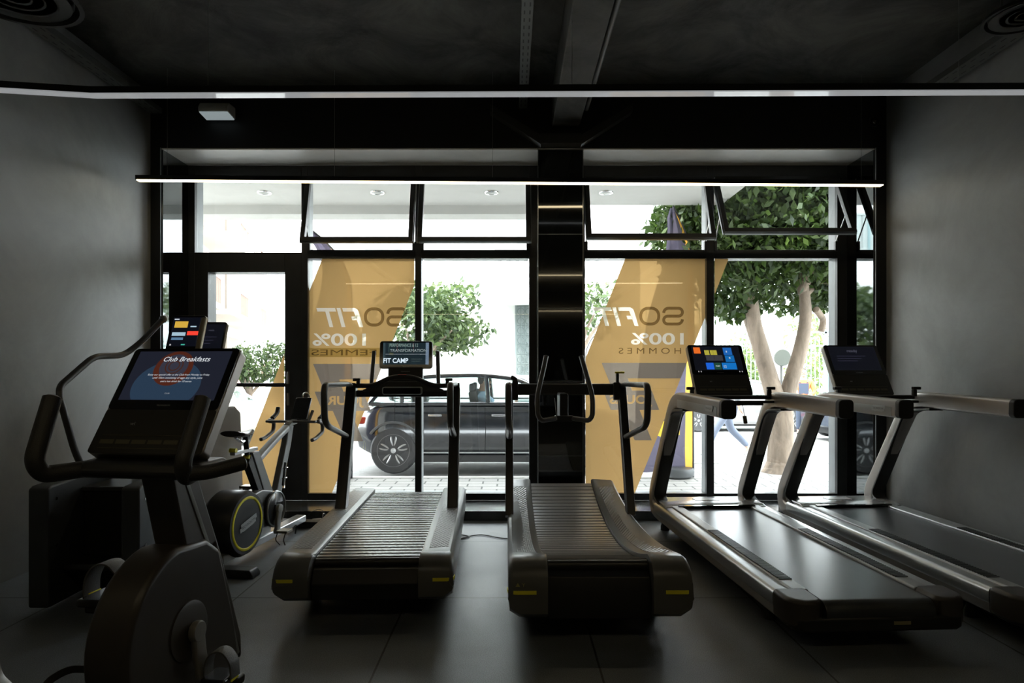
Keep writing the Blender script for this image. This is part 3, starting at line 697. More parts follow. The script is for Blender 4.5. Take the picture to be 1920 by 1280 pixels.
def foliage(name, blobs, n, size, m, parent, seed=1, hollow=.45):
    """leaves as small folded diamonds scattered through ellipsoids [(c, (rx,ry,rz)), ...]"""
    rng = np.random.default_rng(seed); wts = np.array([a[1][0]*a[1][1]*a[1][2] for a in blobs])**.7; wts /= wts.sum()
    idx = rng.choice(len(blobs), n, p=wts); C = np.array([list(a[0]) for a in blobs])[idx]; Rr = np.array([list(a[1]) for a in blobs])[idx]
    v = rng.normal(size=(n,3)); v /= np.linalg.norm(v, axis=1)[:,None]; rad = (hollow+(1-hollow)*rng.random(n)**.6)*(1+.12*rng.normal(size=n)); pos = C+v*rad[:,None]*Rr
    a = rng.normal(size=(n,3)); a[:,2] -= .5; a /= np.linalg.norm(a, axis=1)[:,None]
    bb = np.cross(a, rng.normal(size=(n,3))); bb /= np.linalg.norm(bb, axis=1)[:,None]; nn = np.cross(a, bb); s = size*(.6+.8*rng.random(n))[:,None]
    p0 = pos; p1 = pos+a*s*.5+bb*s*.24+nn*s*.06; p2 = pos+a*s; p3 = pos+a*s*.5-bb*s*.24+nn*s*.06
    V = np.stack([p0,p1,p2,p3],1).reshape(-1,3); me = bpy.data.meshes.new(name)
    me.vertices.add(4*n); me.vertices.foreach_set('co', V.ravel()); me.loops.add(4*n); me.loops.foreach_set('vertex_index', np.arange(4*n, dtype=np.int32))
    me.polygons.add(n); me.polygons.foreach_set('loop_start', np.arange(0,4*n,4, dtype=np.int32)); me.polygons.foreach_set('loop_total', np.full(n,4, dtype=np.int32)); me.update(); me.validate()
    me.materials.append(m); o = bpy.data.objects.new(name, me); return link(o, parent)
BARK = plaster('tree_bark', (.25,.195,.15), .35, 7, .85, .5, .3)
def limb(bm, pts, r0, r1, seg=12):
    pts = fillet(pts, .35, 4); n = len(pts); tube(bm, pts, [r0+(r1-r0)*i/(n-1) for i in range(n)], seg)
# large street tree
TY = 10.0
r = empty('street_tree', (0,0,0), 0, 'large street tree with forked pale trunk beside the right treadmills', 'tree', 'street trees')
b = nb(); q = lambda px, py, dy=0: P(px, py, TY+dy)
base = Vector((wx(1463, TY), TY, -.28))
limb(b, [base+Vector((0,0,-.05)), q(1463,845), q(1466,800), q(1466,768)], .20, .165)
limb(b, [q(1466,790), q(1452,740), q(1428,660), q(1412,600), q(1408,540), q(1424,470), q(1410,400)], .15, .06)
limb(b, [q(1464,790), q(1477,735), q(1500,660), q(1512,600), q(1508,545), q(1500,500), q(1492,440,.2), q(1500,380,.3)], .128, .04)
limb(b, [q(1506,550), q(1498,500), q(1484,450), q(1470,400)], .075, .035); limb(b, [q(1504,545), q(1525,500,-.3), q(1540,455,-.5)], .07, .03)
limb(b, [q(1512,550), q(1548,512,.3), q(1590,480,.5), q(1620,430,.6)], .055, .025); limb(b, [q(1410,560), q(1385,540,.2), q(1350,500,.5)], .04, .02)
limb(b, [q(1440,700), q(1418,650,.5), q(1400,600,.9), q(1380,540,1.2)], .07, .05); limb(b, [q(1540,620,.2), q(1545,600,.2), q(1530,580)], .05, .05)
lathe(b, [(.30,-.02), (.24,.05), (.2,.16), (.1,.2)], base, 'z', 14)
mk('trunk', b, BARK, r)
blobs = [(q(1450,395), (1.5,1.4,1.0)), (q(1345,430,.2), (1.0,1.2,.9)), (q(1270,425,.3), (.42,.7,.42)), (q(1580,430,.2), (1.2,1.3,1.0)), (q(1390,530,.3), (.72,.9,.45)),
         (q(1370,575,.3), (.33,.5,.2)), (q(1545,520,.5), (.7,.8,.5)), (q(1450,460,-.2), (1.3,1.0,.5)), (q(1485,300), (1.9,1.8,1.1)), (q(1370,330), (1.2,1.5,.9)), (q(1620,330,.3), (1.5,1.5,1.2)), (q(1590,540,.6), (.7,.9,.4)), (q(1465,560,1.1), (.6,.4,.25)), (q(1420,450,-.75), (.8,.35,.40)), (q(1500,430,-.85), (.7,.3,.35)), (q(1390,500,-.6), (.45,.3,.3)), (q(1500,478,-.6), (.6,.3,.28)), (q(1420,480,-.5), (.5,.3,.28)), (q(1550,480,-.3), (.5,.4,.35))]
foliage('foliage', blobs, 36000, .14, leaf_mat('dark_leaf', (.045,.085,.022), .35), r, 3)
def tree(c, h, cr, label, seed, n=2600, lf=.16, m=None, squash=.8, dx=0):
    r = empty('street_tree', c, 0, label, 'tree', 'street trees'); rng = random.Random(seed); b = nb()
    limb(b, [(0,0,-.05), (.05,0,h*.5), (.0,0,h)], .11, .08)
    for k in range(5):
        a = k*1.26+rng.random(); limb(b, [(0,0,h*.85), (math.cos(a)*cr*.35, math.sin(a)*cr*.35, h+cr*.25), (math.cos(a)*cr*.75, math.sin(a)*cr*.75, h+cr*.55)], .055, .02, 8)
    mk('trunk', b, BARK, r); bl = [((dx,0,h+cr*squash*.9), (cr*.75,cr*.75,cr*squash*.7))]
    for k in range(9):
        a = rng.random()*6.28; q_ = .5+.4*rng.random(); bl.append(((dx+math.cos(a)*cr*q_, math.sin(a)*cr*q_, h+cr*squash*(.5+.9*rng.random())), (cr*.42,cr*.42,cr*.3)))
    foliage('foliage', bl, n, lf, m or leaf_mat('mid_leaf', (.075,.12,.055), .35), r, seed); return r
tree((wx(775,15.5), 15.5, gh(0,15.5)), 1.75, 1.45, 'round street tree rising behind the black car', 5, 4200, .17)
tree((wx(468,21), 21, gh(-8,21)-.1), 1.35, 1.12, 'small round street tree seen through the entrance door', 9, 3600, .15)
tree((wx(1085,15.6), 15.6, gh(2,15.6)), 2.3, 1.1, 'thin-leaved street tree between the black column and orange sticker', 12, 900, .16)
def shrub(c, rad, label, seed, n=1200, lf=.16):
    r = empty('garden_shrub', c, 0, label, 'shrub', 'garden shrubs behind the fence'); b = nb(); limb(b, [(0,0,0), (0,0,rad[2]*.9)], .05, .03, 8); mk('stem', b, BARK, r)
    foliage('foliage', [((0,0,rad[2]), rad), ((.3*rad[0],0,rad[2]*1.2), (rad[0]*.6,rad[1]*.6,rad[2]*.6))], n, lf, leaf_mat('pale_leaf', (.24,.33,.16), .4), r, seed)
shrub((8.0, 23.2, -.7), (.9,.8,1.6), 'tall pale shrub behind railing, left of the forked trunk', 21, 2600)
shrub((10.8, 24.2, -.7), (.8,.8,2.2), 'pale shrub behind railing, right of the forked trunk', 22, 2000)
shrub((5.6, 24.6, -.7), (.9,.8,1.0), 'low pale shrub behind railing, nearest the orange sticker', 23, 1200)
shrub((12.7, 23.0, -.7), (.8,.8,1.3), 'low pale shrub beside the iron gate', 24, 1300)

# ================================================================== GYM MACHINES
SCR = emis('screen_dark_glow', (.004,.005,.010), .35)
def console(parent, M, w_, h_, kind, lower=.40, thick=.045, side=None):
    """flat-panel console: body, glossy bezel, screen with its contents, matte lower panel. M's xy plane faces the user"""
    T = lambda x, y, z=0: M @ Matrix.Translation((x, y, z))
    bm = prism(nb(), rrect(w_, h_, .022), 'z', -thick, 0, M)
    c = mk('console', bm, side or BRONZE, parent, bevel=.006)
    uh = h_*(1-lower); uy = h_/2-uh/2
    mk('bezel', prism(nb(), rrect(w_-.006, uh, .018, 5, 0, uy-.003), 'z', 0, .003, M), BLACKG, c, bevel=.001)
    if lower > .05: mk('lower_panel', prism(nb(), rrect(w_-.008, h_-uh-.004, .012, 4, 0, -h_/2+(h_-uh)/2), 'z', 0, .0022, M), mat('console_panel', (.022,.021,.017), .32), c, bevel=.001)
    sw, sh = w_*.86, uh*.80; sy = uy+uh*.035
    s = mk('screen', prism(nb(), rrect(sw, sh, .004, 2, 0, sy), 'z', .003, .0036, M), SCR, c, smooth=False)
    z = .0042
    def rect(x0, x1, y0, y1, col, es=1.0, nm='tile'):     # in screen fractions, y down from top
        X0, X1 = -sw/2+x0*sw, -sw/2+x1*sw; Y1_, Y0_ = sy+sh/2-y0*sh, sy+sh/2-y1*sh
        key = 'screen_%02d_%02d_%02d_%d' % (int(col[0]*99), int(col[1]*99), int(col[2]*99), int(es*100))
        b = nb(); box(b, ((X0+X1)/2, (Y0_+Y1_)/2, z), (X1-X0, Y1_-Y0_, .0004), M); mk(nm, b, emis(key, col, es*.6), s, smooth=False)
    def tx(st, x, y, wf, col=(.8,.85,.9), es=.5, hf=None, zz=.0052, **kw):
        key = 'screen_text_%02d_%02d_%02d_%d' % (int(col[0]*99), int(col[1]*99), int(col[2]*99), int(es*100))
        text('lettering', st, emis(key, col, es*.75), s, T(-sw/2+x*sw, sy+sh/2-y*sh, zz), wf*sw, hf*sh if hf else None, **kw)
    if kind == 'cafe':
        rect(0, 1, 0, 1, (.012,.014,.024), .75, 'picture')
        pl = [(-sw*.06+sw*.36*math.cos(R(a)), max(sy-sh/2+.001, sy-sh*.22+sw*.30*math.sin(R(a)))) for a in range(-40, 221, 6)]
        mk('picture', prism(nb(), pl, 'z', .0044, .0046, M), emis('scr_plate', (.018,.036,.065), .5), s, smooth=False)
        mk('picture', lathe(nb(), [(sw*.205, .0049), (0, .0049)], (-sw*.06, sy+sh*.14, 0), 'z', 40, M), emis('scr_cup', (.075,.018,.010), .42), s, smooth=False)
        mk('picture', lathe(nb(), [(sw*.15, .0051), (0, .0051)], (-sw*.06, sy+sh*.17, 0), 'z', 40, M), emis('scr_coffee', (.030,.030,.045), .5), s, smooth=False)
        for q in (.055, .09): mk('picture', torus(nb(), (-sw*.06, sy+sh*.19, .0052), sw*q, .0025, 'z', 30, 6, M, .1), emis('scr_swirl', (.06,.022,.015), .4), s)
        tx('Club Breakfasts', .55, .17, .50, es=.55, shear=.25, zz=.0058)
        for i, (t, wf) in enumerate((('Enjoy our special offer at the Club from Monday to Friday', .66), ('until 10am consisting of eggs any style, juice', .53), ('and a hot drink for 10 euros', .33))):
            tx(t, .53, .50+.065*i, wf, es=.45, shear=.2, zz=.0058)
        tx('CLUB', .49, .87, .05, es=.25); rect(.47, .60, .895, .902, (.5,.55,.6), .25, 'line')
    elif kind == 'tiles':
        rect(.04,.18,.04,.30,(.85,.16,.02),.7); rect(.26,.36,.16,.36,(.45,.40,.05),.7); rect(.38,.52,.16,.36,(.45,.40,.05),.7)
        rect(.27,.62,.37,.60,(.03,.03,.035),1); rect(.66,.84,.05,.36,(.01,.10,.36),.9); rect(.67,.86,.38,.66,(.005,.11,.34),.9)
        rect(.24,.40,.69,.97,(.01,.10,.55),.9); rect(.41,.55,.69,.97,(.01,.045,.03),1); rect(.57,.87,.69,.97,(.005,.13,.42),.9)
        rect(.435,.45,.18,.55,(.02,.015,.015),1,'figure')
        tx('START', .48, .83, .09, es=.8); rect(.60,.66,.80,.90,(.7,.8,.9),.6); rect(.61,.65,.82,.88,(.005,.13,.42),.9)
        for x in (.05,.10,.90,.95): rect(x, x+.02, 1.03, 1.08, (.5,.5,.5), .5)
        rect(.75,.78,.45,.52,(.8,.85,.9),.6); rect(.71,.74,.18,.26,(.8,.85,.9),.6)
    elif kind == 'camp':
        rect(0, 1, 0, 1, (.006,.014,.019), 1.0, 'picture'); rect(.0,.05,0,1,(.10,.16,.18),1); rect(.93,1,0,1,(.16,.22,.30),1)
        tx('PERFORMANCE & 12', .45, .12, .62, (.25,.35,.32), .6, hf=.15); tx('TRANSFORMATION', .55, .36, .80, (.3,.36,.36), .6, hf=.13)
        rect(.05,.95,.52,.545,(.5,.55,.6),.6,'line'); rect(.14,.22,.47,.58,(.6,.5,.05),.7); tx('FIT CAMP', .28, .82, .54, (.55,.65,.72), .8, hf=.22, bold=.02)
        for i in range(3): rect(.62, .86-.05*i, .74+.09*i, .765+.09*i, (.3,.4,.36), .6, 'line')
        for i in range(4): rect(.12+.18*i, .13+.18*i, .02, .45, (.3,.1,.1) if i % 2 else (.15,.3,.25), .6, 'line')
    elif kind == 'menu':
        rect(.04,.20,.05,.09,(.5,.55,.6),.8,'line'); rect(.08,.52,.14,.36,(.62,.38,.05),.8); rect(.05,.50,.52,.64,(.35,.5,.6),.8); rect(.55,.92,.48,.62,(.8,.05,.03),.9)
        rect(.06,.45,.70,.78,(.08,.16,.26),.9); rect(.62,.82,.30,.34,(.4,.55,.65),.8,'line'); rect(.42,.55,.92,.96,(.05,.4,.3),.8); rect(.04,.09,.92,.97,(.6,.6,.6),.6)
    elif kind == 'off':
        text('lettering', 'ready', emis('scr_dim', (.10,.10,.14), .35), s, T(0, sy+sh*.3, z), sw*.22)
        for i in range(3): rect(.14, .75-.1*i, .40+.1*i, .415+.1*i, (.04,.04,.07), .6, 'line')
    text('logo', 'TECHNOGYM', TEXTG, c, T(0, h_/2-uh+uh*.055, .0036), w_*.12)
    if lower > .05:
        text('logo', 'wi', TEXTG, c, T(-w_*.2, -h_/2+(h_-uh)*.66, .0030), .018)
        b = nb(); y0 = -h_/2+(h_-uh)*.12; y1 = y0+(h_-uh)*.28
        for y in (y0, y1): box(b, (0, y, .003), (w_*.84, .0016, .0006), M)
        for k in range(6): box(b, (-w_*.36+k*w_*.14, (y0+y1)/2, .0026), (w_*.12, .016, .0004), M)
        mk('caption_strip', b, mat('strip_print', (.10,.09,.05), .45), c, smooth=False)
    return c
def logo_plate(parent, M, w_):
    b = nb(); prism(b, rrect(w_, w_*.16, w_*.02, 3, w_*.06, w_*.07), 'z', 0, .0015, M); prism(b, rrect(w_*.72, w_*.30, w_*.02, 3), 'z', 0, .0018, M); prism(b, rrect(w_, w_*.16, w_*.02, 3, -w_*.03, -w_*.05), 'z', 0, .0015, M)
    p = mk('logo_plate', b, mat('logo_silver', (.50,.52,.52), .4, metal=.4), parent, smooth=False)
    text('logo', 'TECHNOGYM', mat('logo_ink', (.04,.04,.04), .5), p, M @ Matrix.Translation((0, 0, .0026)), w_*.86, shear=.1)
def hook(parent, c, s=1, top=None):
    b = nb(); x, y, z = c
    box(b, (x, y, z+.02), (.028*s, .03, .05)); box(b, (x-.012*s, y-.004, z+.055), (.055*s, .036, .022)); 
    o = mk('clamp', b, BLACKP, parent, bevel=.006); return o

# ---------------------------------------------------------------- motorised treadmills with C-shaped frames (right)
def c_treadmill(loc, rz, label, kind, key=True):
    r = empty('treadmill', loc, rz, label, 'treadmill', 'motorised treadmills beside the right wall')
    HX = .375
    for s in (-1, 1):
        a_, m_, c_, e_ = [Vector(q) for q in ((s*HX, .12, .155), (s*HX, 2.42, .155), (s*HX*.965, 1.80, 1.072), (s*HX*.96, .86, 1.055))]
        md_ = m_.lerp(c_, .5); pts = fillet([a_, m_, md_], .26, 8)[:-1]+fillet([md_, c_, e_], .15, 8)
        fr = mk('side_frame', strip(nb(), pts, .046, .056, (1,0,0), .42), BRONZE, r)
        # dark inner lining following the frame's inside curve
        ins = fillet([(s*(HX-.010), 2.12, .222), (s*(HX-.010), 2.265, .262), (s*(HX-.018), 1.825, .985), (s*(HX-.020), 1.55, 1.006)], .10, 6)
        mk('inner_lining', strip(nb(), ins, .050, .008, (1,0,0), .4), BLACKP, fr)
        mk('grip_end', strip(nb(), [(s*HX*.96, .868, 1.055), (s*HX*.96, .835, 1.054), (s*HX*.96, .825, 1.054)], .047, .057, (1,0,0), .5), BLACKP, fr, bevel=.006)
        mk('side_panel', strip(nb(), [(s*(HX*.96+.0455), .90, 1.036), (s*(HX*.965+.0455), 1.66, 1.046)], .0018, .028, (1,0,0), .2), SILVERP, fr)
        M = Matrix(((0, 0, s, s*(HX*.965+.0490)), (-1*-s*1.0 if s > 0 else -1, 0, 0, 1.02 if s > 0 else 1.02), (0, 1, 0, 1.05), (0,0,0,1)))
        logo_plate(fr, M, .125)
        mk('side_trim', strip(nb(), [(s*(HX-.005), .12, .184), (s*(HX-.005), 2.20, .184)], .056, .044, (1,0,0), .5), SILVER, fr)
        # inner foot rail with cross ribs
        b = nb(); bx(b, s*.264, s*(HX-.03), .08, 2.04, .12, .238); fp = mk('foot_rail', b, SILVERP, r, bevel=.010)
        b = nb(); [box(b, (s*(.264+HX-.03)/2, .24+.0195*k, .2395), (HX-.03-.264-.016, .010, .005)) for k in range(52)]
        mk('grip_ribs', b, mat('dark_rib_rubber', (.03,.03,.032), .45), fp, smooth=False)
    b = nb(); prof = rrect(.84, .17, .06, 6, 0, .125)
    # rounded rear end, plan outline extruded up
    plan = [(-.415,.10), (-.415,-.02), (-.40,-.06), (-.36,-.085), (.36,-.085), (.40,-.06), (.415,-.02), (.415,.10)]
    prism(b, plan, 'z', .09, .160)
    rc = mk('rear_cap', b, BLACKP, r, bevel=.02, seg=3)
    for s in (-1, 1): mk('corner_cap', prism(nb(), [(s*.268,.12), (s*.268,-.05), (s*.30,-.078), (s*.36,-.082), (s*.405,-.055), (s*.43,-.01), (s*.43,.12)], 'z', .105, .238), DARKTAUPE, rc, bevel=.022, seg=3)
    mk('label_plate', bx(nb(), .05, .13, -.0875, -.085, .125, .14), mat('brass_sticker', (.28,.24,.12), .4), rc, smooth=False)
    b = nb(); bx(b, -.262, .262, -.02, 2.12, .10, .2245); lathe(b, [(0,-.262), (.056,-.262), (.056,.262), (0,.262)], (0, -.02, .1685), 'x', 24); mk('running_belt', b, BELT, r, bevel=.004)
    b = nb(); prism(b, [(1.98,.12), (1.98,.232), (2.03,.246), (2.30,.248), (2.40,.20), (2.40,.10)], 'x', -.40, .40); hd = mk('motor_cover', b, mat('satin_cover', (.40,.40,.40), .22, metal=.5), r, bevel=.012)
    mk('label_plate', bx(nb(), -.1, .1, 2.16, 2.24, .2475, .2495), mat('cover_plate', (.6,.6,.6), .3), hd, smooth=False)
    b = nb(); bx(b, -.30, .30, 1.955, 1.985, .214, .246); mk('belt_lip', b, BLACKG, r, bevel=.003)
    b = nb(); bx(b, -.33, .33, .1, 2.3, .055, .12); mk('chassis', b, BLACKP, r, smooth=False)
    for x in (-.33, .33):
        for y in (.35, 2.22): mk('foot', lathe(nb(), [(0,0), (.035,0), (.035,.03), (.025,.06), (.025,.11), (0,.11)], (x, y, 0), 'z', 16), BLACKP, r)
    b = nb(); box(b, (0, 1.77, 1.085), (HX*1.86, .10, .028)); box(b, (0, 1.69, 1.055), (HX*1.86, .03, .02)); box(b, (0, 1.74, 1.037), (.5, .08, .02)); mk('crossbar', b, BLACKP, r, bevel=.007)
    b = nb(); box(b, (0, 1.735, 1.1005), (HX*1.8, .006, .003)); mk('edge_trim', b, SILVER, r, smooth=False)
    hook(r, (-.30, 1.66, 1.10), 1); hook(r, (.27, 1.66, 1.10), -1)
    tl = R(31); M = facing(.0, 1.80+.115, 1.10+.19, tl); console(r, M, .435, .445, kind)
    if key:
        k = mk('safety_key', tube(nb(), [(.075, 1.63, .955), (.083, 1.63, .905)], .014, 12), mat('amber_plastic', (.16,.12,.05), .4), r)
        mk('cord', tube(nb(), [(.07, 1.67, 1.06), (.072, 1.64, 1.0), (.075, 1.63, .955)], .0022, 6), BLACKP, k)
    return r
c_treadmill((1.695, 3.10, 0), R(3.5), 'bronze-framed treadmill with bright tiled menu on its screen', 'tiles')
t2 = c_treadmill((2.765, 3.13, 0), R(3.5), 'bronze-framed treadmill with dark screen, closest to the right wall', 'off', False)
b = nb(); box(b, (-.365, 1.96, .985), (.05, .05, .04)); mk('stop_tab', b, mat('red_tab', (.55,.02,.02), .4), t2, bevel=.006)

# ---------------------------------------------------------------- slatted treadmills
SHROUD = mat('charcoal_shroud', (.12,.12,.115), .33, noise=.05)
PADL = rib_mat('ribbed_pad_diagonal', (.16,.16,.16), .33, 14, 'diag', .9); PADD = rib_mat('ribbed_pad_diamond', (.16,.16,.16), .33, 16, 'diamond', .9)
def slat_belt(r, zf, y0, y1, hw, n, m=None):
    b = nb()
    for k in range(n):
        t0, t1 = (k+.10)/n, (k+.90)/n; ya, yb = y0+(y1-y0)*t0, y0+(y1-y0)*t1; za, zb_ = zf(t0), zf(t1)
        loft(b, [[Vector((-hw, ya, za-.006)), Vector((-hw, ya, za+.000)), Vector((-hw, ya+.006, za+.003)), Vector((-hw, yb-.004, zb_+.002)), Vector((-hw, yb, zb_-.006))],
                 [Vector((hw, ya, za-.006)), Vector((hw, ya, za+.000)), Vector((hw, ya+.006, za+.003)), Vector((hw, yb-.004, zb_+.002)), Vector((hw, yb, zb_-.006))]])
    o = mk('slat_belt', b, m or SLAT, r, smooth=False)
    b = nb(); N = 24; rings = [[Vector((-hw-.004, y0+(y1-y0)*k/N, zf(k/N)-.007)), Vector((hw+.004, y0+(y1-y0)*k/N, zf(k/N)-.007)), Vector((hw+.004, y0+(y1-y0)*k/N, zf(k/N)-.05)), Vector((-hw-.004, y0+(y1-y0)*k/N, zf(k/N)-.05))] for k in range(N+1)]
    loft(b, rings); mk('belt_underlay', b, mat('deep_black', (.003,.003,.003), .8), o, smooth=False); return o
def shroud(r, s, xi, xo, zin, zout, y0, y1, zb_, rear, padm, pad_rng):
    """side housing swept rear to front; rear = [(y,top z),...] rounded nose"""
    N = 30; rings = []
    def sec(y, zi, zo, zlow, xx=0): 
        c = .022; return [Vector((s*xi, y, zlow)), Vector((s*xi, y, zi)), Vector((s*(xi+.012), y, zi+.006)), Vector((s*(xo-c), y, zo+.004)), Vector((s*(xo-.006), y, zo-c*.4)), Vector((s*xo, y, zo-c)), Vector((s*(xo+.004), y, (zo+zlow)/2)), Vector((s*(xo-.004), y, zlow+.03)), Vector((s*(xo-.05), y, zlow))]
    for y, zt, zl in rear: rings.append(sec(y, zt, zt, zl))
    for k in range(N+1):
        t = k/N; y = y0+(y1-y0)*t; rings.append(sec(y, zin(t), zout(t), zb_))
    o = mk('side_housing', loft_bm(rings), SHROUD, r)
    ta, tb = pad_rng; rr = []
    for k in range(19):
        t = ta+(tb-ta)*k/18; y = y0+(y1-y0)*t; zi, zo = zin(t)+.0075, zout(t)+.0055
        a, c = .22, .80; A = Vector((s*(xi+(xo-xi)*a), y, zi+(zo-zi)*a)); B = Vector((s*(xi+(xo-xi)*c), y, zi+(zo-zi)*c)); rr.append([A, B, B-Vector((0,0,.004)), A-Vector((0,0,.004))])
    mk('grip_pad', loft_bm(rr), padm, o); return o
def loft_bm(rings): b = nb(); loft(b, rings); return b
def stripes(r, hx, yr, z, xi, xo):
    for s in (-1, 1):
        b = nb(); pts = [(s*xi, yr-.004, z), (s*(xo-.03), yr-.004, z), (s*(xo+.002), yr+.012, z), (s*(xo+.006), yr+.05, z)]
        strip(b, pts, .0085, .0025, (0,0,1), .2); mk('yellow_stripe', b, YEL, r)
def loop_handle(r, s, hx, top, join, yb):
    b = nb(); pts = [Vector((s*hx, *top)), Vector((s*(hx+.006), top[0]-.12, top[1]+.02)), Vector((s*(hx+.008), yb+.03, 1.195)), Vector((s*(hx+.008), yb, 1.15)), Vector((s*(hx+.008), yb+.02, .975)), Vector((s*(hx+.004), yb+.09, .93)), Vector((s*hx, join[0]-.02, join[1]))]
    mk('hand_rail', tube(b, pts, .0185, 14, fr=.06, ell=(1,1.15)), GREYTUBE, r)

# flat-decked slatted treadmill with screen
r = empty('slatted_treadmill', (-.757, 3.47, 0), R(2.2), 'flat slatted treadmill with a small screen, in front of the black car', 'treadmill')
LZ = lambda t: .305
slat_belt(r, LZ, .0, 1.82, .272, 31)
nose = [(-.155, .215, .17), (-.15, .262, .145), (-.125, .30, .125), (-.085, .325, .11), (-.04, .335, .105)]
for s, pm in ((-1, PADL), (1, PADD)): shroud(r, s, .276, .452, lambda t: .325, lambda t: .333, .0, 1.86, .11, nose, pm, (.04, .93))
b = nb(); prism(b, [(-.10,.115), (-.115,.20), (-.07,.262), (-.02,.272), (.02,.272), (.02,.12)], 'x', -.272, .272); rc = mk('rear_cover', b, BLACKP, r, bevel=.006)
mk('badge', bx(nb(), -.13, -.10, -.103, -.098, .205, .211), mat('badge_white', (.5,.5,.5), .4), rc, smooth=False)
lathe_b = lathe(nb(), [(0,-.27), (.024,-.27), (.024,.27), (0,.27)], (0, -.012, .282), 'x', 16); mk('rear_roller', lathe_b, BLACKM, r)
b = nb(); bx(b, -.40, .40, .12, 1.78, .06, .13); mk('chassis', b, BLACKP, r, smooth=False)
for x in (-.36, .36):
    for y in (.32, 1.6): mk('foot', lathe(nb(), [(0,0), (.04,0), (.04,.03), (.03,.12), (0,.12)], (x, y, 0), 'z', 16), BLACKP, r)
stripes(r, .45, -.152, .232, .35, .452)
for s in (-1, 1):
    up = mk('upright', strip(nb(), [(s*.385, 1.10, .30), (s*.385, 1.47, 1.15), (s*.385, 1.48, 1.17)], .036, .045, (1,0,0), .25), BLACKM, r)
    mk('side_trim', strip(nb(), [(-s*(-1)*(.385) + .037*1, 1.105, .31), (s*.385+.037, 1.465, 1.14)], .002, .040, (1,0,0), .1), SILVERP, up)
    loop_handle(r, s, .385, (1.47, 1.165), (1.36, .80), .66)
    hook(r, (s*.33, 1.44, 1.16), -s)
    mk('upright_grip', tube(nb(), [(s*.255, 1.55, 1.15), (s*.245, 1.62, 1.43)], .0155, 12), GREYTUBE, r)
mk('handlebar', tube(nb(), [(-.40,1.47,1.17), (-.22,1.44,1.168), (-.10,1.41,1.225), (-.05,1.40,1.235), (.05,1.40,1.235), (.10,1.41,1.225), (.22,1.44,1.168), (.40,1.47,1.17)], .0185, 14, fr=.05), BLACKP, r)
mk('red_marker', tube(nb(), [(-.03,1.39,1.2525), (.03,1.39,1.2525)], .005, 8, ell=(.5,1.6)), mat('red_light', (.5,.05,.03), .4), r)
b = nb(); bx(b, -.37, .37, 1.46, 1.51, 1.085, 1.135); mk('crossbar', b, BLACKM, r, bevel=.006)
b = nb(); prism(b, [(-.30,1.14), (-.13,1.20), (.13,1.20), (.30,1.14), (.30,1.125), (-.30,1.125)], 'y', 1.45, 1.50); mk('fairing', b, mat('dark_grey_panel', (.05,.05,.05), .4), r, bevel=.004)
M = facing(0, 1.375, 1.133, 0); b = prism(nb(), rrect(.29, .056, .014), 'z', -.09, 0, M); md = mk('control_box', b, SILVERP, r, bevel=.004); mk('control_face', prism(nb(), rrect(.275, .044, .010), 'z', 0, .003, M), BLACKG, md, smooth=False)
mk('cord', tube(nb(), [(-.05,1.38,1.105), (-.052,1.385,1.0), (-.055,1.38,.90)], .002, 6), BLACKP, md)
b = nb(); box(b, (.0, 1.60, 1.245), (.265, .04, .125), rot=(R(-8),0,0)); nk = mk('neck', b, BLACKP, r, bevel=.008); text('logo', 'TECHNOGYM', TEXTG, nk, facing(0, 1.574, 1.275, R(8)), .07)
console(r, facing(.0, 1.625, 1.405, R(9)), .408, .215, 'camp', lower=0.0, thick=.035, side=BLACKP)

# curved slatted treadmill
r = empty('curved_treadmill', (.412, 3.20, 0), R(.5), 'curved slatted treadmill without a screen, before the black column', 'treadmill')
CZ = lambda t: .375-.155*(1-(2*t-1)**2)
slat_belt(r, CZ, .0, 2.1, .242, 35, mat('rubber_slat_lit', (.26,.26,.265), .28, spec=.9))  # same slat rubber, lightened in colour where the belt catches too little light
ZI = lambda t: CZ(t)+.022; ZO = lambda t: .392-.095*(1-(2*t-1)**2)
nose = [(-.15, .27, .19), (-.145, .32, .16), (-.12, .36, .14), (-.085, .385, .125), (-.04, .395, .115)]
for s in (-1, 1): shroud(r, s, .246, .428, ZI, ZO, .0, 2.13, .11, nose, PADD if s < 0 else PADL, (.05, .93))
b = nb(); prism(b, [(-.09,.115), (-.105,.22), (-.075,.31), (-.03,.335), (.02,.335), (.02,.12)], 'x', -.244, .244); rc = mk('rear_cover', b, BLACKP, r, bevel=.006)
mk('rear_roller', lathe(nb(), [(0,-.24), (.026,-.24), (.026,.24), (0,.24)], (0, -.012, .347), 'x', 16), BLACKM, r)
text('warning_sign', '▲ Y', mat('warning_print', (.45,.42,.15), .5), rc, facing(-.375, -.156, .30, 0), .045)
b = nb(); bx(b, -.38, .38, .10, 2.05, .06, .13); mk('chassis', b, BLACKP, r, smooth=False)
for x in (-.33, .33):
    for y in (.32, 1.8): mk('foot', lathe(nb(), [(0,0), (.04,0), (.04,.03), (.03,.12), (0,.12)], (x, y, 0), 'z', 16), BLACKP, r)
stripes(r, .43, -.148, .262, .30, .428)
for s in (-1, 1):
    up = mk('upright', strip(nb(), [(s*.418, 1.34, .28), (s*.418, 1.70, 1.15), (s*.418, 1.71, 1.165)], .028, .045, (1,0,0), .25), BLACKM, r)
    loop_handle(r, s, .418, (1.70, 1.165), (1.58, .80), .82)
b = nb(); bx(b, -.40, .40, 1.70, 1.745, 1.10, 1.185); mk('crossbar', b, mat('crossbar_metal', (.06,.06,.058), .32, metal=.4), r, bevel=.012)
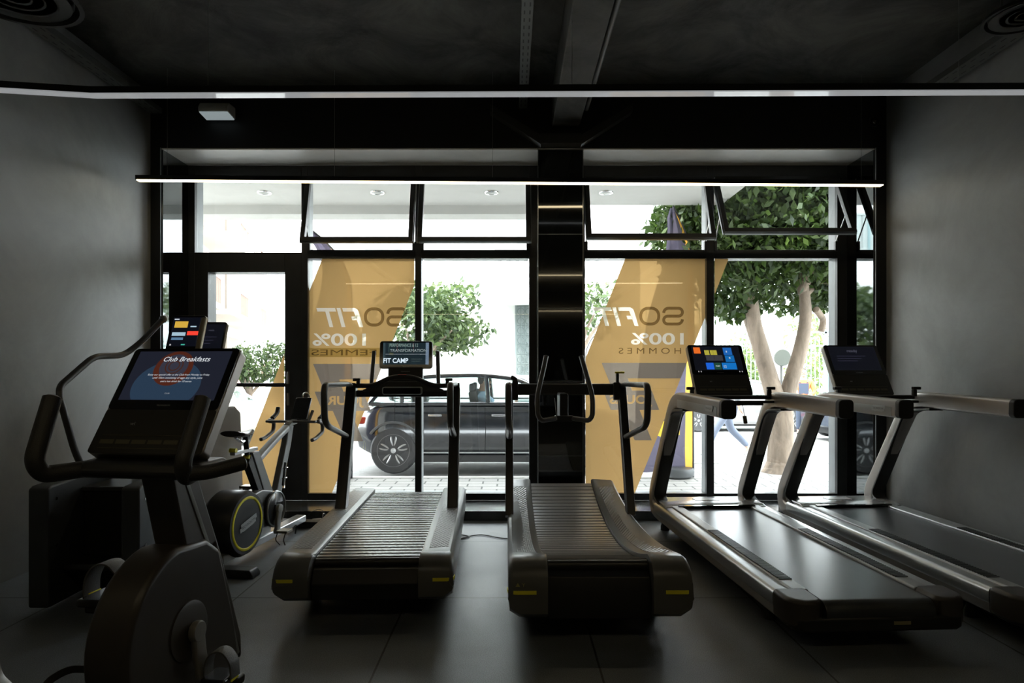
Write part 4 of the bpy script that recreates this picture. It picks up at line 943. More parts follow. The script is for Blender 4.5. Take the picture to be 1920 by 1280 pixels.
for s in (-1, 1):
    c = -.03; b = nb()
    mk('push_handle', tube(b, [(c+s*.125,1.50,1.385), (c+s*.145,1.46,1.30), (c+s*.195,1.40,1.10), (c+s*.19,1.38,.97), (c+s*.165,1.38,.935), (c+s*.06,1.45,.945)], .0175, 14, fr=.06), GREYTUBE, r)
b = nb(); bx(b, -.095, .035, 1.44, 1.50, .925, .965); bx(b, -.06, -.0, 1.48, 1.72, .94, 1.12); mk('handle_bracket', b, BLACKM, r, bevel=.006)
mk('antenna', tube(nb(), [(-.085,1.43,.94), (-.10,1.43,1.09)], .0025, 6), SILVERP, r)
b = nb(); box(b, (.375, 1.66, 1.13), (.05, .05, .13), rot=(R(-6),0,0)); box(b, (.385, 1.68, 1.22), (.022, .03, .09)); lv = mk('brake_lever', b, BLACKP, r, bevel=.008)
b = nb(); box(b, (.40, 1.675, 1.268), (.068, .035, .014)); mk('lever_cap', b, YEL, lv, bevel=.005)
b = nb(); box(b, (-.375, 1.64, 1.14), (.045, .055, .15)); box(b, (-.385, 1.62, 1.225), (.05, .05, .03), rot=(0, R(30), 0)); mk('clip_holder', b, BLACKP, r, bevel=.01)

# ---------------------------------------------------------------- upright exercise bike in the foreground
def pedal(parent, c, s, strap=True, k=1.0):
    b = nb(); x, y, z = c; box(b, (x, y, z), (.095*k, .105*k, .022*k)); box(b, (x, y, z-.018*k), (.06*k, .09*k, .02*k)); p = mk('pedal', b, BLACKG, parent, bevel=.008)
    mk('yellow_edge', bx(nb(), x+s*.046*k, x+s*.051*k, y-.012, y+.035*k, z-.012, z+.016), YEL, p, bevel=.002)
    if strap:
        pts = [(x-.05*k, y+.005, z), (x-.052*k, y+.01, z+.05*k), (x-.03*k, y+.012, z+.088*k), (x+.01*k, y+.014, z+.095*k), (x+.045*k, y+.012, z+.06*k), (x+.052*k, y+.008, z)]
        mk('strap', strip(nb(), pts, .028*k, .003, (0,1,0), .2, fr=.03), mat('grey_rubber_strap', (.09,.09,.088), .45, bump=.3), p)
    return p
def crank(parent, x, c, ang, s, L_=.17):
    """c=(y,z) of axle; ang measured from straight down, forward positive"""
    y0, z0 = c; y1, z1 = y0+L_*math.sin(ang), z0-L_*math.cos(ang)
    b = nb(); strip(b, [(x, y0, z0), (x, (y0+y1)/2, (z0+z1)/2), (x+s*.006, y1, z1)], .030, .011, (0, math.cos(ang), math.sin(ang)), .6)
    lathe(b, [(0, -.014), (.036, -.014), (.038, 0), (.036, .012), (0, .014)], (x, y0, z0), 'x', 24); lathe(b, [(0, -.012), (.026, -.012), (.026, .012), (0, .012)], (x, y1, z1), 'x', 20)
    o = mk('crank_arm', b, mat('grey_crank', (.30,.29,.27), .38, metal=.5), parent, bevel=.003); return o, (y1, z1)
bk = empty('exercise_bike', (-1.235, 2.37, 0), R(-8), 'upright exercise bike in left foreground with blue screen facing the viewer', 'exercise bike')
cy, cz, RR = .0, .36, .315
prof = [(cy+RR*math.cos(R(a)), cz+RR*math.sin(R(a))) for a in range(100, 262, 8)]
prof += [(.02, .045), (.30, .045), (.345, .10), (.30, .30), (.20, .60), (.115, .66), (.02, .665)]
b = prism(nb(), prof, 'x', -.078, .078); mk('flywheel_housing', b, mat('bike_shroud_brown', (.045,.038,.032), .36, noise=.1), bk, bevel=.022, seg=4)
col_ = [(.325, .05), (.345, .05), (.385, .12), (.05, .965), (-.06, .965), (.20, .36), (.24, .20)]
b = prism(nb(), [(.02,.60), (.18,.62), (.30,.24), (.385,.09), (.375,.20), (.24,.56), (.055,.965), (-.085,.965)], 'x', -.062, .062); cm = mk('front_column', b, DARKTAUPE, bk, bevel=.014, seg=3)
b = nb()
for s in (-1, 1): strip(b, [(s*.0635, .345, .13), (s*.0635, .255, .40), (s*.0635, -.01, .93)], .009, .0022, (0,.93,.36), .2)
mk('light_strip', b, mat('grey_inlay', (.16,.16,.15), .35), cm)
for s in (-1, 1): mk('axle_cover', lathe(nb(), [(0, -.004), (.105, -.004), (.105, .004), (.095, .007), (0, .007)], (s*.079, .0, cz), 'x', 36), DARKTAUPE, bk)
for s, ang in ((1, 0), (-1, PI)):
    o, (py_, pz_) = crank(bk, s*.112, (0, cz), ang+R(8), s); mk('axle', tube(nb(), [(s*.07, 0, cz), (s*.11, 0, cz)], .022, 16), BLACKP, o); pedal(o, (s*(.185 if s > 0 else .200), py_-(0 if s > 0 else .03), pz_-(0 if s > 0 else .045)), s, k=1.0 if s > 0 else 1.35)
b = nb(); bx(b, -.13, .11, -.50, -.42, .01, .06); bx(b, -.25, .09, .30, .36, .01, .05); bx(b, -.04, .04, -.45, .33, .02, .07); mk('base_frame', b, BLACKM, bk, bevel=.012)
b = nb(); bx(b, -.225, .235, -.175, .02, .925, .985); mk('handlebar_tray', b, BLACKP, bk, bevel=.03, seg=4)
for s in (-1, 1):
    sp = [(s*.19, -.16, .965), (s*.245, -.19, .960), (s*.262, -.205, 1.0), (s*.25, -.215, 1.19)]
    mk('upright_grip', tube(nb(), [(s*.20,-.12,.955), (s*.255-.02,-.25,.950), (s*.262-.02,-.275,1.00), (-.292 if s < 0 else .240,-.165 if s > 0 else -.19,1.20)], .029 if s < 0 else .026, 18, fr=.06), GRIP, bk)
mk('side_grip', tube(nb(), [(.235,-.255,.965), (.29,-.22,.965), (.365,-.13,.985)], .024, 16, fr=.03), GRIP, bk)
mk('side_grip', tube(nb(), [(-.235,-.10,.955), (-.26,-.02,.955), (-.27,.06,.965)], .024, 16, fr=.03), GRIP, bk)
console(bk, facing(-.015, -.115+.125, 1.005+.185, R(34)), .437, .448, 'cafe', lower=.40, thick=.05)
b = nb(); box(b, (-.015, -.03, 1.0), (.30, .10, .06)); mk('console_mount', b, BLACKP, bk, bevel=.012)

# second exercise bike, only its crank and pedal reach into the picture
b2_ = empty('exercise_bike', (-1.835, 2.12, 0), R(-4), 'grey crank and strapped pedal of a bike mostly outside, bottom left corner', 'exercise bike')
mk('flywheel_housing', prism(nb(), [(RR*math.cos(R(a))*.8, .30+RR*.8*math.sin(R(a))) for a in range(0, 360, 12)], 'x', -.20, -.09), mat('bike_shroud_brown', (.05,.042,.035), .36), b2_, bevel=.02, seg=3)
b = nb(); bx(b, -.25, .25, -.40, -.32, .01, .06); bx(b, -.25, .25, .3, .38, .01, .06); bx(b, -.04, .04, -.36, .34, .02, .07); mk('base_frame', b, BLACKM, b2_, bevel=.01)
o = mk('crank_arm', strip(nb(), [(.12,0,.42), (.155,0,.36), (.165,.0,.30), (.215,.02,.235), (.25,.03,.215)], .034, .018, (0,1,0), .6, fr=.03), mat('grey_crank', (.30,.29,.27), .38), b2_)
p = pedal(o, (.335, .06, .205), 1, False); mk('strap', strip(nb(), [(.285,.06,.20), (.27,.10,.25), (.33,.13,.285), (.42,.13,.285), (.435,.09,.25), (.40,.06,.21)], .004, .012, (0,1,0), .2, fr=.03), BLACKP, p)
mk('axle', tube(nb(), [(-.10,0,.42), (.12,0,.42)], .022, 14), BLACKP, o)

# ---------------------------------------------------------------- step trainer at the left wall
st = empty('step_trainer', (-2.27, 4.2, 0), 0, 'tall dark step trainer beside the left wall, with bent handrails and small screens', 'step trainer')
def SL(px, py, Y): q = P(px, py, Y); return Vector((q.x+2.27, q.y-4.2, q.z))
DBLU = mat('dark_slate_panel', (.045,.05,.055), .38, noise=.1)
for x0, x1, nm in ((-.29, -.18, 'side'), (.20, .30, 'side')):
    b = prism(nb(), [(-.72,.03), (-.72,.66), (-.69,.675), (-.40,.69), (-.25,.74), (-.15,.75), (-.15,.03)], 'x', x0, x1); q = mk('side_shroud', b, DBLU, st, bevel=.012)
    for y, z in ((-.66,.60), (-.66,.35)): mk('bolt', lathe(nb(), [(0,0),(.009,0),(.009,.004),(0,.004)], (x1, y, z), 'x', 12), CHROME, q)
b = nb(); bx(b, -.18, .20, -.45, -.15, .60, .625); mk('step_plate', b, DBLU, st, bevel=.005)
for k in range(2): mk('step', bx(nb(), -.17, .19, -.62+.22*k, -.44+.22*k, .20+.18*k, .235+.18*k), BLACKP, st, bevel=.008)
b = nb(); bx(b, -.17, .19, -.44, -.16, .03, .60); mk('stair_body', b, mat('deep_black', (.003,.003,.003), .8), st, smooth=False)
tw = [(.10,.03), (.10,.78), (.12,.94), (.20,1.01), (.34,1.03), (.70,1.02), (.80,.97), (.83,.60), (.86,.03)]
mk('drive_tower', prism(nb(), tw, 'x', -.22, .215), mat('taupe_tower_panel', (.17,.15,.135), .42, noise=.05), st, bevel=.02, seg=4)
HT = mat('handrail_metal', (.10,.10,.10), .33, metal=.4)
mk('handrail', tube(nb(), [SL(306,598,4.45), SL(264,642,4.30), SL(232,666,4.2), SL(176,668,3.95), SL(112,724,3.72), SL(112,745,3.70), SL(140,845,3.80), SL(176,925,3.95)], .019, 14, fr=.06), HT, st)
e0 = SL(306,598,4.45); b = nb(); sphere(b, e0, .026, 12); mk('rail_cap', b, mat('pale_cap', (.25,.25,.24), .4), st)
mk('handrail', tube(nb(), [SL(383,597,4.20), SL(374,640,4.15), SL(352,760,4.05), SL(335,900,3.95)], .017, 14), mat('brass_tinted_grip', (.32,.28,.18), .4, metal=.3), st)
tl = R(22); console(st, facing(*SL(347,632,4.45), tl), .235, .33, 'menu', lower=.18, thick=.03)
console(st, facing(*SL(393,640,5.0), tl), .22, .33, 'off', lower=.0, thick=.035, side=GREYTUBE)
mk('screen_post', tube(nb(), [(.12, .28, 1.0), (.06, .24, 1.35)], .03, 12), BLACKP, st)
mk('screen_post', tube(nb(), [(-.02, .70, 1.0), (-.02, .80, 1.36)], .03, 12), BLACKP, st)

# ---------------------------------------------------------------- training bike with yellow-ringed flywheel
sb = empty('indoor_bike', (-1.80, 4.76, 0), R(-7.5), 'grey indoor training bike with yellow ring on its flywheel cover', 'training bike')
sb.scale = (1, 1, .93); BGREY = mat('bike_grey', (.20,.205,.21), .36, metal=.3); BWHITE = mat('bike_silver', (.42,.43,.44), .32, metal=.5)
for y in (-.62, .66): mk('foot_bar', prism(nb(), [(-.29,.02), (-.27,.055), (.27,.055), (.29,.02), (.29,.0), (-.29,.0)], 'y', y-.05, y+.05), mat('foot_bar_black', (.03,.03,.03), .4), sb, bevel=.008)
mk('floor_beam', bx(nb(), -.045, .045, -.58, .62, .055, .115), BWHITE, sb, bevel=.012)
b = nb(); prism(b, [(-.33,.08), (-.33,.20), (.05,.34), (.10,.30), (.06,.10)], 'x', -.03, .03); mk('lower_plate', b, BWHITE, sb, bevel=.008)
b = nb(); lathe(b, [(0,-.13), (.205,-.13), (.232,-.10), (.235,.05), (.215,.085), (0,.085)], (0,-.36,.285), 'x', 48); fw = mk('flywheel_cover', b, mat('flywheel_black', (.022,.023,.025), .36), sb)
mk('yellow_ring', torus(nb(), (.085,-.36,.285), .182, .0105, 'x', 64, 8, None, .5), YEL, fw)
b = nb(); M = Matrix.Translation((.089,-.36,.285)) @ Matrix(((0,0,1,0),(1,0,0,0),(0,1,0,0),(0,0,0,1))) @ Matrix.Rotation(R(12), 4, 'Z'); logo_plate(fw, M, .20)
b = nb(); prism(b, [(-.30,.20), (-.28,.46), (-.10,.475), (.10,.43), (.11,.20), (-.02,.17)], 'x', -.055, .055); mk('drive_body', b, BGREY, sb, bevel=.012)
dc = mk('chainring_cover', lathe(nb(), [(0,.05), (.135,.05), (.142,.062), (.142,.078), (.13,.085), (0,.08)], (0,.04,.30), 'x', 40), mat('smoked_cover', (.05,.053,.058), .15, coat=.6), sb)
mk('rim', torus(nb(), (.083,.04,.30), .132, .006, 'x', 40, 8), BWHITE, dc)
mk('seat_tube', prism(nb(), [(-.02,.42), (.10,.42), (-.10,.77), (-.20,.77)], 'x', -.03, .03), BGREY, sb, bevel=.008)
mk('seat_tube_lining', prism(nb(), [(-.08,.42), (-.02,.42), (-.20,.76), (-.245,.70)], 'x', -.025, .025), BLACKP, sb, bevel=.006)
mk('top_tube', strip(nb(), [(0,-.13,.68), (0,.20,.835), (0,.36,.90)], .026, .026, (1,0,0), .4), BWHITE, sb)
mk('down_tube', strip(nb(), [(0,.40,.92), (0,.36,.78), (0,.20,.40)], .024, .042, (1,0,0), .4), BGREY, sb)
mk('seat_post', tube(nb(), [(0,-.20,.66), (0,-.24,.90)], .018, 12), BLACKM, sb)
sr = mk('seat_slider', bx(nb(), -.018, .018, -.40, -.10, .775, .80), BWHITE, sb, bevel=.004)
for c_ in ((0,-.39,.81), (0,-.22,.74)): mk('yellow_knob', lathe(nb(), [(0,-.022),(.016,-.022),(.016,.022),(0,.022)], c_, 'x', 12), YEL, sr)
b = nb(); rings = []
for t in [i/12 for i in range(13)]:
    y = -.42+.27*t; hw = .078*(1-t)**1.2+.016+.012*math.sin(PI*t); zc = .925-.012*math.sin(PI*t)+.012*(1-t)**3; th = .028*(1-.5*t)
    if t == 0: hw *= .75
    rings.append([Vector((hw*math.cos(R(a)), y, zc+(th if math.sin(R(a)) < 0 else .016)*math.sin(R(a)))) for a in range(0, 360, 24)])
loft(b, rings); mk('saddle', b, mat('saddle_black', (.03,.03,.03), .38), sb)
mk('saddle_rail', tube(nb(), [(0,-.36,.90), (0,-.30,.862), (0,-.22,.862), (0,-.16,.90)], .011, 8, fr=.02), CHROME, sb)
mk('stem', strip(nb(), [(0,.36,.88), (0,.40,.93), (0,.50,.94)], .024, .02, (1,0,0), .5), BGREY, sb)
mk('handlebar', tube(nb(), [(-.205,.44,.945), (.205,.44,.945)], .014, 12, ell=(.8,1.5)), BLACKP, sb)
for s in (-1, 1):
    mk('drop', tube(nb(), [(s*.20,.62,1.02), (s*.205,.55,.96), (s*.205,.46,.945), (s*.205,.56,.93), (s*.21,.56,.85), (s*.21,.42,.805), (s*.21,.36,.80)], .0155, 12, fr=.035), mat('drop_bar', (.12,.12,.12), .4), sb)
    mk('brake_hood', tube(nb(), [(s*.20,.52,.965), (s*.20,.60,1.0), (s*.20,.62,1.05)], .018, 10, fr=.02), BLACKP, sb)
tp = mk('tablet_holder', box(nb(), (.03,.56,1.05), (.135,.02,.20), rot=(R(-28),0,0)), BLACKG, sb, bevel=.008)
mk('clip', torus(nb(), (.045,.61,1.155), .028, .006, 'y', 20, 6), CHROME, tp); mk('aero_pad', tube(nb(), [(.12,.50,.95), (.125,.56,1.03)], .012, 8), GREYTUBE, tp)
for s, ang in ((1, R(-15)), (-1, R(165))):
    o, (py_, pz_) = crank(sb, s*.105, (.04,.30), ang, s, .165); b = nb(); box(b, (s*.165, py_, pz_), (.085,.09,.02)); pd = mk('pedal', b, mat('pedal_metal', (.25,.24,.2), .35, metal=.8), o, bevel=.004)
    b = nb()
    for k in (-1, 1): tube(b, [(s*.165+k*.03, py_-.04, pz_), (s*.165+k*.03, py_-.075, pz_-.05), (s*.165+k*.02, py_-.03, pz_-.10)], .004, 6, fr=.02)
    tube(b, [(s*.165+.03, py_+.04, pz_), (s*.165+.05, py_+.09, pz_+.03), (s*.165+.03, py_+.11, pz_-.05)], .0045, 6, fr=.02); mk('toe_strap', b, BLACKP, pd)
bh = mk('bottle_holder', tube(nb(), [(.0,.26,.44), (.0,.30,.62)], .034, 12), mat('smoke_black', (.02,.02,.02), .25), sb)
for z in (.50,.58): mk('cage_ring', torus(nb(), (.0,.275+(z-.5)*.2,z), .042, .004, 'z', 20, 6), CHROME, bh)

# cables and a small wrench on the floor and sill
def cable(pts, label, r_=.004):
    b = nb(); tube(b, pts, r_, 6, fr=.12); return tag(mk('cable', b, BLACKP), label, 'cable')
cable([(-.50,5.20,.006), (-.30,5.05,.006), (-.42,4.98,.006), (-.25,5.15,.006), (-.10,5.02,.006), (.0,5.0,.006), (.06,5.12,.006)], 'thin black cable curling on floor between the two slatted treadmills')
cable([(-1.45,5.56,.006), (-1.55,5.55,.03), (-1.61,5.55,.12), (-1.68,5.56,.10), (-1.76,5.57,.006)], 'thin black cable looping up behind the indoor bike', .003)
r = empty('adaptor_plug', (-1.62, 5.545, 0.0), R(20), 'small grey plug adaptor on the floor in front of the marble sill', 'plug')
mk('body', prism(nb(), rrect(.13, .05, .02), 'z', .001, .035), SILVERP, r, bevel=.008); mk('pin', tube(nb(), [(.02,0,.03), (.03,0,.075)], .008, 8), CHROME, r)

# ================================================================== VEHICLES, PEOPLE AND FLAGS OUTSIDE
CARBLK = mat('black_car_paint', (.012,.014,.018), .16, spec=.7, coat=1.0)
TYRE = mat('tyre_rubber', (.045,.045,.047), .7); RIM = mat('alloy_grey', (.42,.42,.42), .3, metal=.8)
CGLASS = glass('car_glass', (.80,.90,.88), .06, .04)
def wheel(parent, x, z, y, rad, s, spokes=5, wd=.22):
    """axis along y; s=-1 faces the shop"""
    M = Matrix.Translation((x, y, z)); b = nb(); k = rad/.36
    lathe(b, [(.24*k, -wd/2), (.33*k, -wd/2-.005), (.352*k, -wd/2+.03), (.36*k, -wd/2+.06), (.36*k, wd/2-.05), (.33*k, wd/2), (.24*k, wd/2)], (0,0,0), 'y', 48, M); w_ = mk('wheel', b, TYRE, parent)
    b = nb(); torus(b, (0, s*(wd/2-.012), 0), .245*k, .013*k, 'y', 44, 8, M)
    for i in range(spokes):
        a0 = 2*PI*i/spokes+.3
        for d in (-.20, .20):
            p0 = Vector((.05*k*math.cos(a0), s*(wd/2-.02), .05*k*math.sin(a0))); p1 = Vector((.15*k*math.cos(a0+d*1.15), s*(wd/2-.0), .15*k*math.sin(a0+d*1.15))); p2 = Vector((.24*k*math.cos(a0+d*.75), s*(wd/2-.02), .24*k*math.sin(a0+d*.75)))
            tube(b, [M @ p0, M @ p1, M @ p2], .016*k, 8, fr=.05)
    lathe(b, [(0, s*(wd/2+.004)), (.04*k, s*(wd/2)), (.055*k, s*(wd/2-.02)), (.0, s*(wd/2-.05))], (0,0,0), 'y', 20, M)
    mk('rim', b, RIM, w_); b = nb(); lathe(b, [(0, s*(wd/2-.07)), (.19*k, s*(wd/2-.07)), (.19*k, s*(wd/2-.09)), (0, s*(wd/2-.09))], (0,0,0), 'y', 32, M); mk('brake_disc', b, mat('disc_steel', (.25,.25,.25), .4, metal=.7), w_)
    return w_
def interp(tab, x):
    for (a, va), (b_, vb) in zip(tab, tab[1:]):
        if a <= x <= b_: t = (x-a)/(b_-a+1e-9); t = t*t*(3-2*t); return va+(vb-va)*t
    return tab[-1][1] if x > tab[-1][0] else tab[0][1]
def car(name, loc, rz, label, paint, L_, Wd, belt, roof, wheels, rad, hood, bottom=.22, gh_pts=None, cat='car', tail=None, detail=True, group=None):
    """side-on car; x forward from 0 (rear bumper) to L_; origin at ground under the rear; wheels=(rear x, front x)"""
    r = empty(name, loc, rz, label, cat, group); rings = []; N = 44; hw = Wd/2
    for i in range(N+1):
        x = L_*i/N; e = min(x, L_-x); wf = hw*(1-.16*max(0, 1-e/.45)**2-.03*max(0, 1-e/1.2)); top = interp(hood, x); lo = bottom+.16*max(0, 1-e/.5)**1.6
        rg = [(-wf*.86, lo), (-wf*.965, lo+.10), (-wf*.995, lo+(top-lo)*.42), (-wf, lo+(top-lo)*.62), (-wf*.985, lo+(top-lo)*.80), (-wf*.955, top-.05), (-wf*.90, top-.005), (-wf*.6, top+.02)]
        full = rg+[(-a, c) for a, c in reversed(rg)]; rings.append([Vector((x if 0 < i < N else x, a, c)) for a, c in full])
    bd = mk('body', loft_bm(rings), paint, r)
    cb = nb()
    for xw in wheels: lathe(cb, [(0, -hw-.2), (rad*1.16, -hw-.2), (rad*1.16, -hw+.32), (0, -hw+.32)], (xw, 0, rad), 'y', 40); lathe(cb, [(0, hw-.32), (rad*1.16, hw-.32), (rad*1.16, hw+.2), (0, hw+.2)], (xw, 0, rad), 'y', 40)
    boolean(bd, cb)
    try: bd.data.set_sharp_from_angle(angle=R(40))
    except Exception: pass
    # greenhouse: pillars and roof as a loft with glass inset
    gp = gh_pts   # side outline of the cabin, rear bottom -> roof -> windscreen bottom, list of (x,z)
    def cab(y_in, z_): return y_in
    b = nb()
    tops = [p for p in gp]
    def yw(z): return hw*(.93-.20*(z-belt)/(roof-belt))
    for s in (-1, 1):
        tube(b, [Vector((x, s*yw(z), z)) for x, z in fillet2(gp)], .035, 8)
        tube(b, [Vector((gp[0][0], s*yw(belt), belt)), Vector((gp[-1][0], s*yw(belt), belt))], .03, 8)
        for xp in detail_pillars(gp, wheels): 
            zt = outline_z(gp, xp); tube(b, [Vector((xp, s*yw(belt), belt)), Vector((xp-.04, s*yw(zt), zt))], .035, 8)
    mk('window_pillars', b, paint, r)
    b = nb(); fp = [p for p in fillet2(gp)]; hi = [p for p in fp if p[1] > belt+(roof-belt)*.86]
    loft(b, [[Vector((x, yw(z)*c, z+.035*(1-c*c))) for c in (-1,-.6,-.2,.2,.6,1)]+[Vector((x, yw(z)*c, z-.04)) for c in (1,0,-1)] for x, z in hi]); mk('roof', b, paint, r)
    for s in (-1, 1):
        pl = [(x, z) for x, z in fp]; c = nb(); vs = [c.verts.new((x, s*(yw(z)-.008), z)) for x, z in pl]; c.faces.new(vs); mk('side_glass', c, CGLASS, r, smooth=False)
    for idx, nm in ((0, 'rear_glass'), (1, 'windscreen')):
        seg_ = [p for p in fp if p[1] <= belt+(roof-belt)*.88 and ((p[0] < L_*.45) == (idx == 0))]
        if len(seg_) > 1: c = nb(); loft(c, [[Vector((x, yw(z)*q, z)) for q in (-1,-.5,0,.5,1)] for x, z in seg_], cap=False, closed=False); mk(nm, c, CGLASS, r)
    for xw in wheels:
        for s in (-1, 1): wheel(r, xw, rad, s*(hw-.12), rad, s)
    b = nb(); bx(b, .3, L_-.3, -hw*.75, hw*.75, bottom*.7, bottom+.05); mk('underbody', b, TYRE, r, smooth=False)
    return r, yw
def fillet2(gp): return [(p.x, p.z) for p in fillet([(x, 0, z) for x, z in gp], .22, 5)]
def outline_z(gp, x):
    f = fillet2(gp)
    for a, c in zip(f, f[1:]):
        if min(a[0], c[0]) <= x <= max(a[0], c[0]): t = (x-a[0])/(c[0]-a[0]+1e-9); return a[1]+(c[1]-a[1])*t
    return f[len(f)//2][1]
def detail_pillars(gp, wheels): m = (wheels[0]+wheels[1])/2; return [wheels[0]+.12, m+.10]
# black SUV in front of the shop
sx0 = (665-960)/F*9.85; gz0 = -.29; HOODT = [(0,.86),(.12,.98),(.3,1.045),(3.1,1.045),(3.5,1.0),(4.0,.90),(4.25,.78),(4.34,.62)]
suv, yw = car('suv', (sx0, 9.85+.93, gz0), 0, 'black SUV driving past on the street beyond the flat slatted treadmill', CARBLK, 4.34, 1.86, 1.05, 1.49, (.575, 3.22), .355, HOODT,
    gh_pts=[(.20,1.05),(.36,1.26),(.62,1.42),(1.2,1.48),(1.9,1.49),(2.45,1.43),(3.12,1.06)])
hw = .93
def sidebar(nm, x0, x1, z, h, m, off=.004, par=suv):
    b = nb(); bx(b, x0, x1, -hw-off, -hw+.09, z-h/2, z+h/2); return mk(nm, b, m, par, bevel=.004)
sidebar('belt_trim', .28, 3.0, 1.045, .018, CHROME, -.045)
sidebar('sill', .95, 2.85, .235, .10, mat('sill_black', (.02,.02,.02), .5), -.03)
sidebar('sill_trim', .98, 2.82, .325, .018, SILVERP, .0)
for x in (1.10, 2.05): sidebar('door_handle', x, x+.20, .885, .026, CHROME, .016)
b = nb()
for x in (1.02, 1.95, 2.93): tube(b, [(x, -hw*1.0-.001, .34), (x+.01, -hw*1.0-.001, .70), (x-.0, -hw*.99, .86), (x, -hw*.955, 1.0)], .004, 6)
mk('door_seam', b, mat('seam_dark', (.002,.002,.002), .9), suv)
b = nb()
for xw in (.575, 3.22):
    b = nb(); strip(b, [(xw+.425*math.cos(R(a)), -hw+.055, .355+.425*math.sin(R(a))) for a in range(0, 148 if xw < 1 else 176, 6)], .055, .018, (0,1,0), .3); mk('arch_trim', b, mat('arch_grey', (.07,.07,.072), .5), suv)
b = nb(); box(b, (2.98, -hw-.06, 1.07), (.20, .22, .13)); mk('wing_mirror', b, CARBLK, suv, bevel=.03, seg=3)
b = nb(); box(b, (.10, -hw*.80, .80), (.22, .16, .11)); mk('tail_light', b, mat('tail_lens', (.30,.02,.02), .2), suv, bevel=.02)
b = nb(); box(b, (4.2, -hw*.80, .72), (.22, .16, .10)); mk('headlight', b, mat('head_lens', (.6,.62,.65), .1), suv, bevel=.02)
for x in (2.05, 1.15):
    for y in (-.38, .38): b = nb(); box(b, (x, y, .72), (.5, .46, .14)); box(b, (x-.27, y, .98), (.13, .44, .52), rot=(0, R(-10), 0)); box(b, (x-.33, y, 1.28), (.08,.24,.14)); mk('seat', b, mat('car_seat', (.04,.04,.042), .7), suv, bevel=.03)
mk('steering_wheel', torus(nb(), (0,0,0), .18, .014, 'x', 26, 8, Matrix.Translation((2.62, .38-.76, .96)) @ Euler((0, R(25), 0)).to_matrix().to_4x4()), BLACKP, suv)
PPR = lambda t: t
other = dict(belt=.92, roof=1.42, gh_pts=[(.55,.92),(1.05,1.30),(1.6,1.41),(2.3,1.42),(2.75,1.33),(3.35,.95)], hood=[(0,.80),(.2,.90),(.6,.94),(3.3,.94),(3.9,.84),(4.25,.70),(4.35,.58)])
def pcar(loc, rz, label, paint, nm='car', rear=.72, front=3.35): return car(nm, loc, rz, label, paint, 4.35, 1.76, other['belt'], other['roof'], (rear, front), .31, other['hood'], .2, other['gh_pts'], group='cars on the street')
x_ = (1262-960)/F*18.3
sc_, _ = pcar((x_, 19.2, gh(0,18.3)-.02), 0, 'silver hatchback parked beyond the forked tree trunk', mat('silver_car', (.45,.45,.46), .25, metal=.6, coat=.6))
mk('rear_plate', bx(nb(), .9, 1.6, -.895, -.885, .42, .50), mat('red_reflector', (.5,.05,.05), .3), sc_, smooth=False)
pcar((7.2, 15.6, gh(0,15.6)), R(4), 'dark blue estate car at right edge of the far right pane', mat('dark_blue_car', (.03,.04,.06), .2, coat=.8))
pcar((-10.2, 15.7, gh(-7,15.2)), R(0), 'pale beige car seen through the lower entrance door', mat('beige_car', (.45,.42,.34), .3, coat=.5))
pcar((-10.5, 17.55, gh(-7.5,17.3)), R(0), 'pale blue-white car behind the beige car outside the door', mat('pale_blue_car', (.42,.46,.52), .3, coat=.5))

# ---- people: one continuous skinned body each
SKIN = mat('skin', (.48,.27,.19), .55); SKINP = mat('skin_pale', (.55,.34,.26), .55); HAIR = mat('dark_hair', (.03,.02,.015), .6)
def skin(name, nodes, edges, m, parent, sub=2):
    """nodes: {key:(pos, radius)}, first key is the root"""
    ks = list(nodes); me = bpy.data.meshes.new(name); me.from_pydata([nodes[k][0] for k in ks], [(ks.index(a), ks.index(b)) for a, b in edges], [])
    me.materials.append(m); o = bpy.data.objects.new(name, me); link(o, parent); sk = o.modifiers.new('skin', 'SKIN'); sk.use_smooth_shade = True
    sv = me.skin_vertices[0].data
    for i, k in enumerate(ks): rr = nodes[k][1]; sv[i].radius = rr if isinstance(rr, tuple) else (rr, rr); sv[i].use_root = (i == 0)
    s = o.modifiers.new('sub', 'SUBSURF'); s.levels = sub; s.render_levels = sub; return o
def limbs_of(J):
    E = [('pelvis','waist'),('waist','chest'),('chest','neck0'),('neck0','neck'),('neck','head'),('head','crown')]
    for s in 'lr': E += [('chest','sho'+s),('sho'+s,'elb'+s),('elb'+s,'wri'+s),('wri'+s,'palm'+s),('pelvis','hip'+s),('hip'+s,'kne'+s),('kne'+s,'ank'+s),('ank'+s,'toe'+s)]
    return [e for e in E if e[0] in J and e[1] in J]
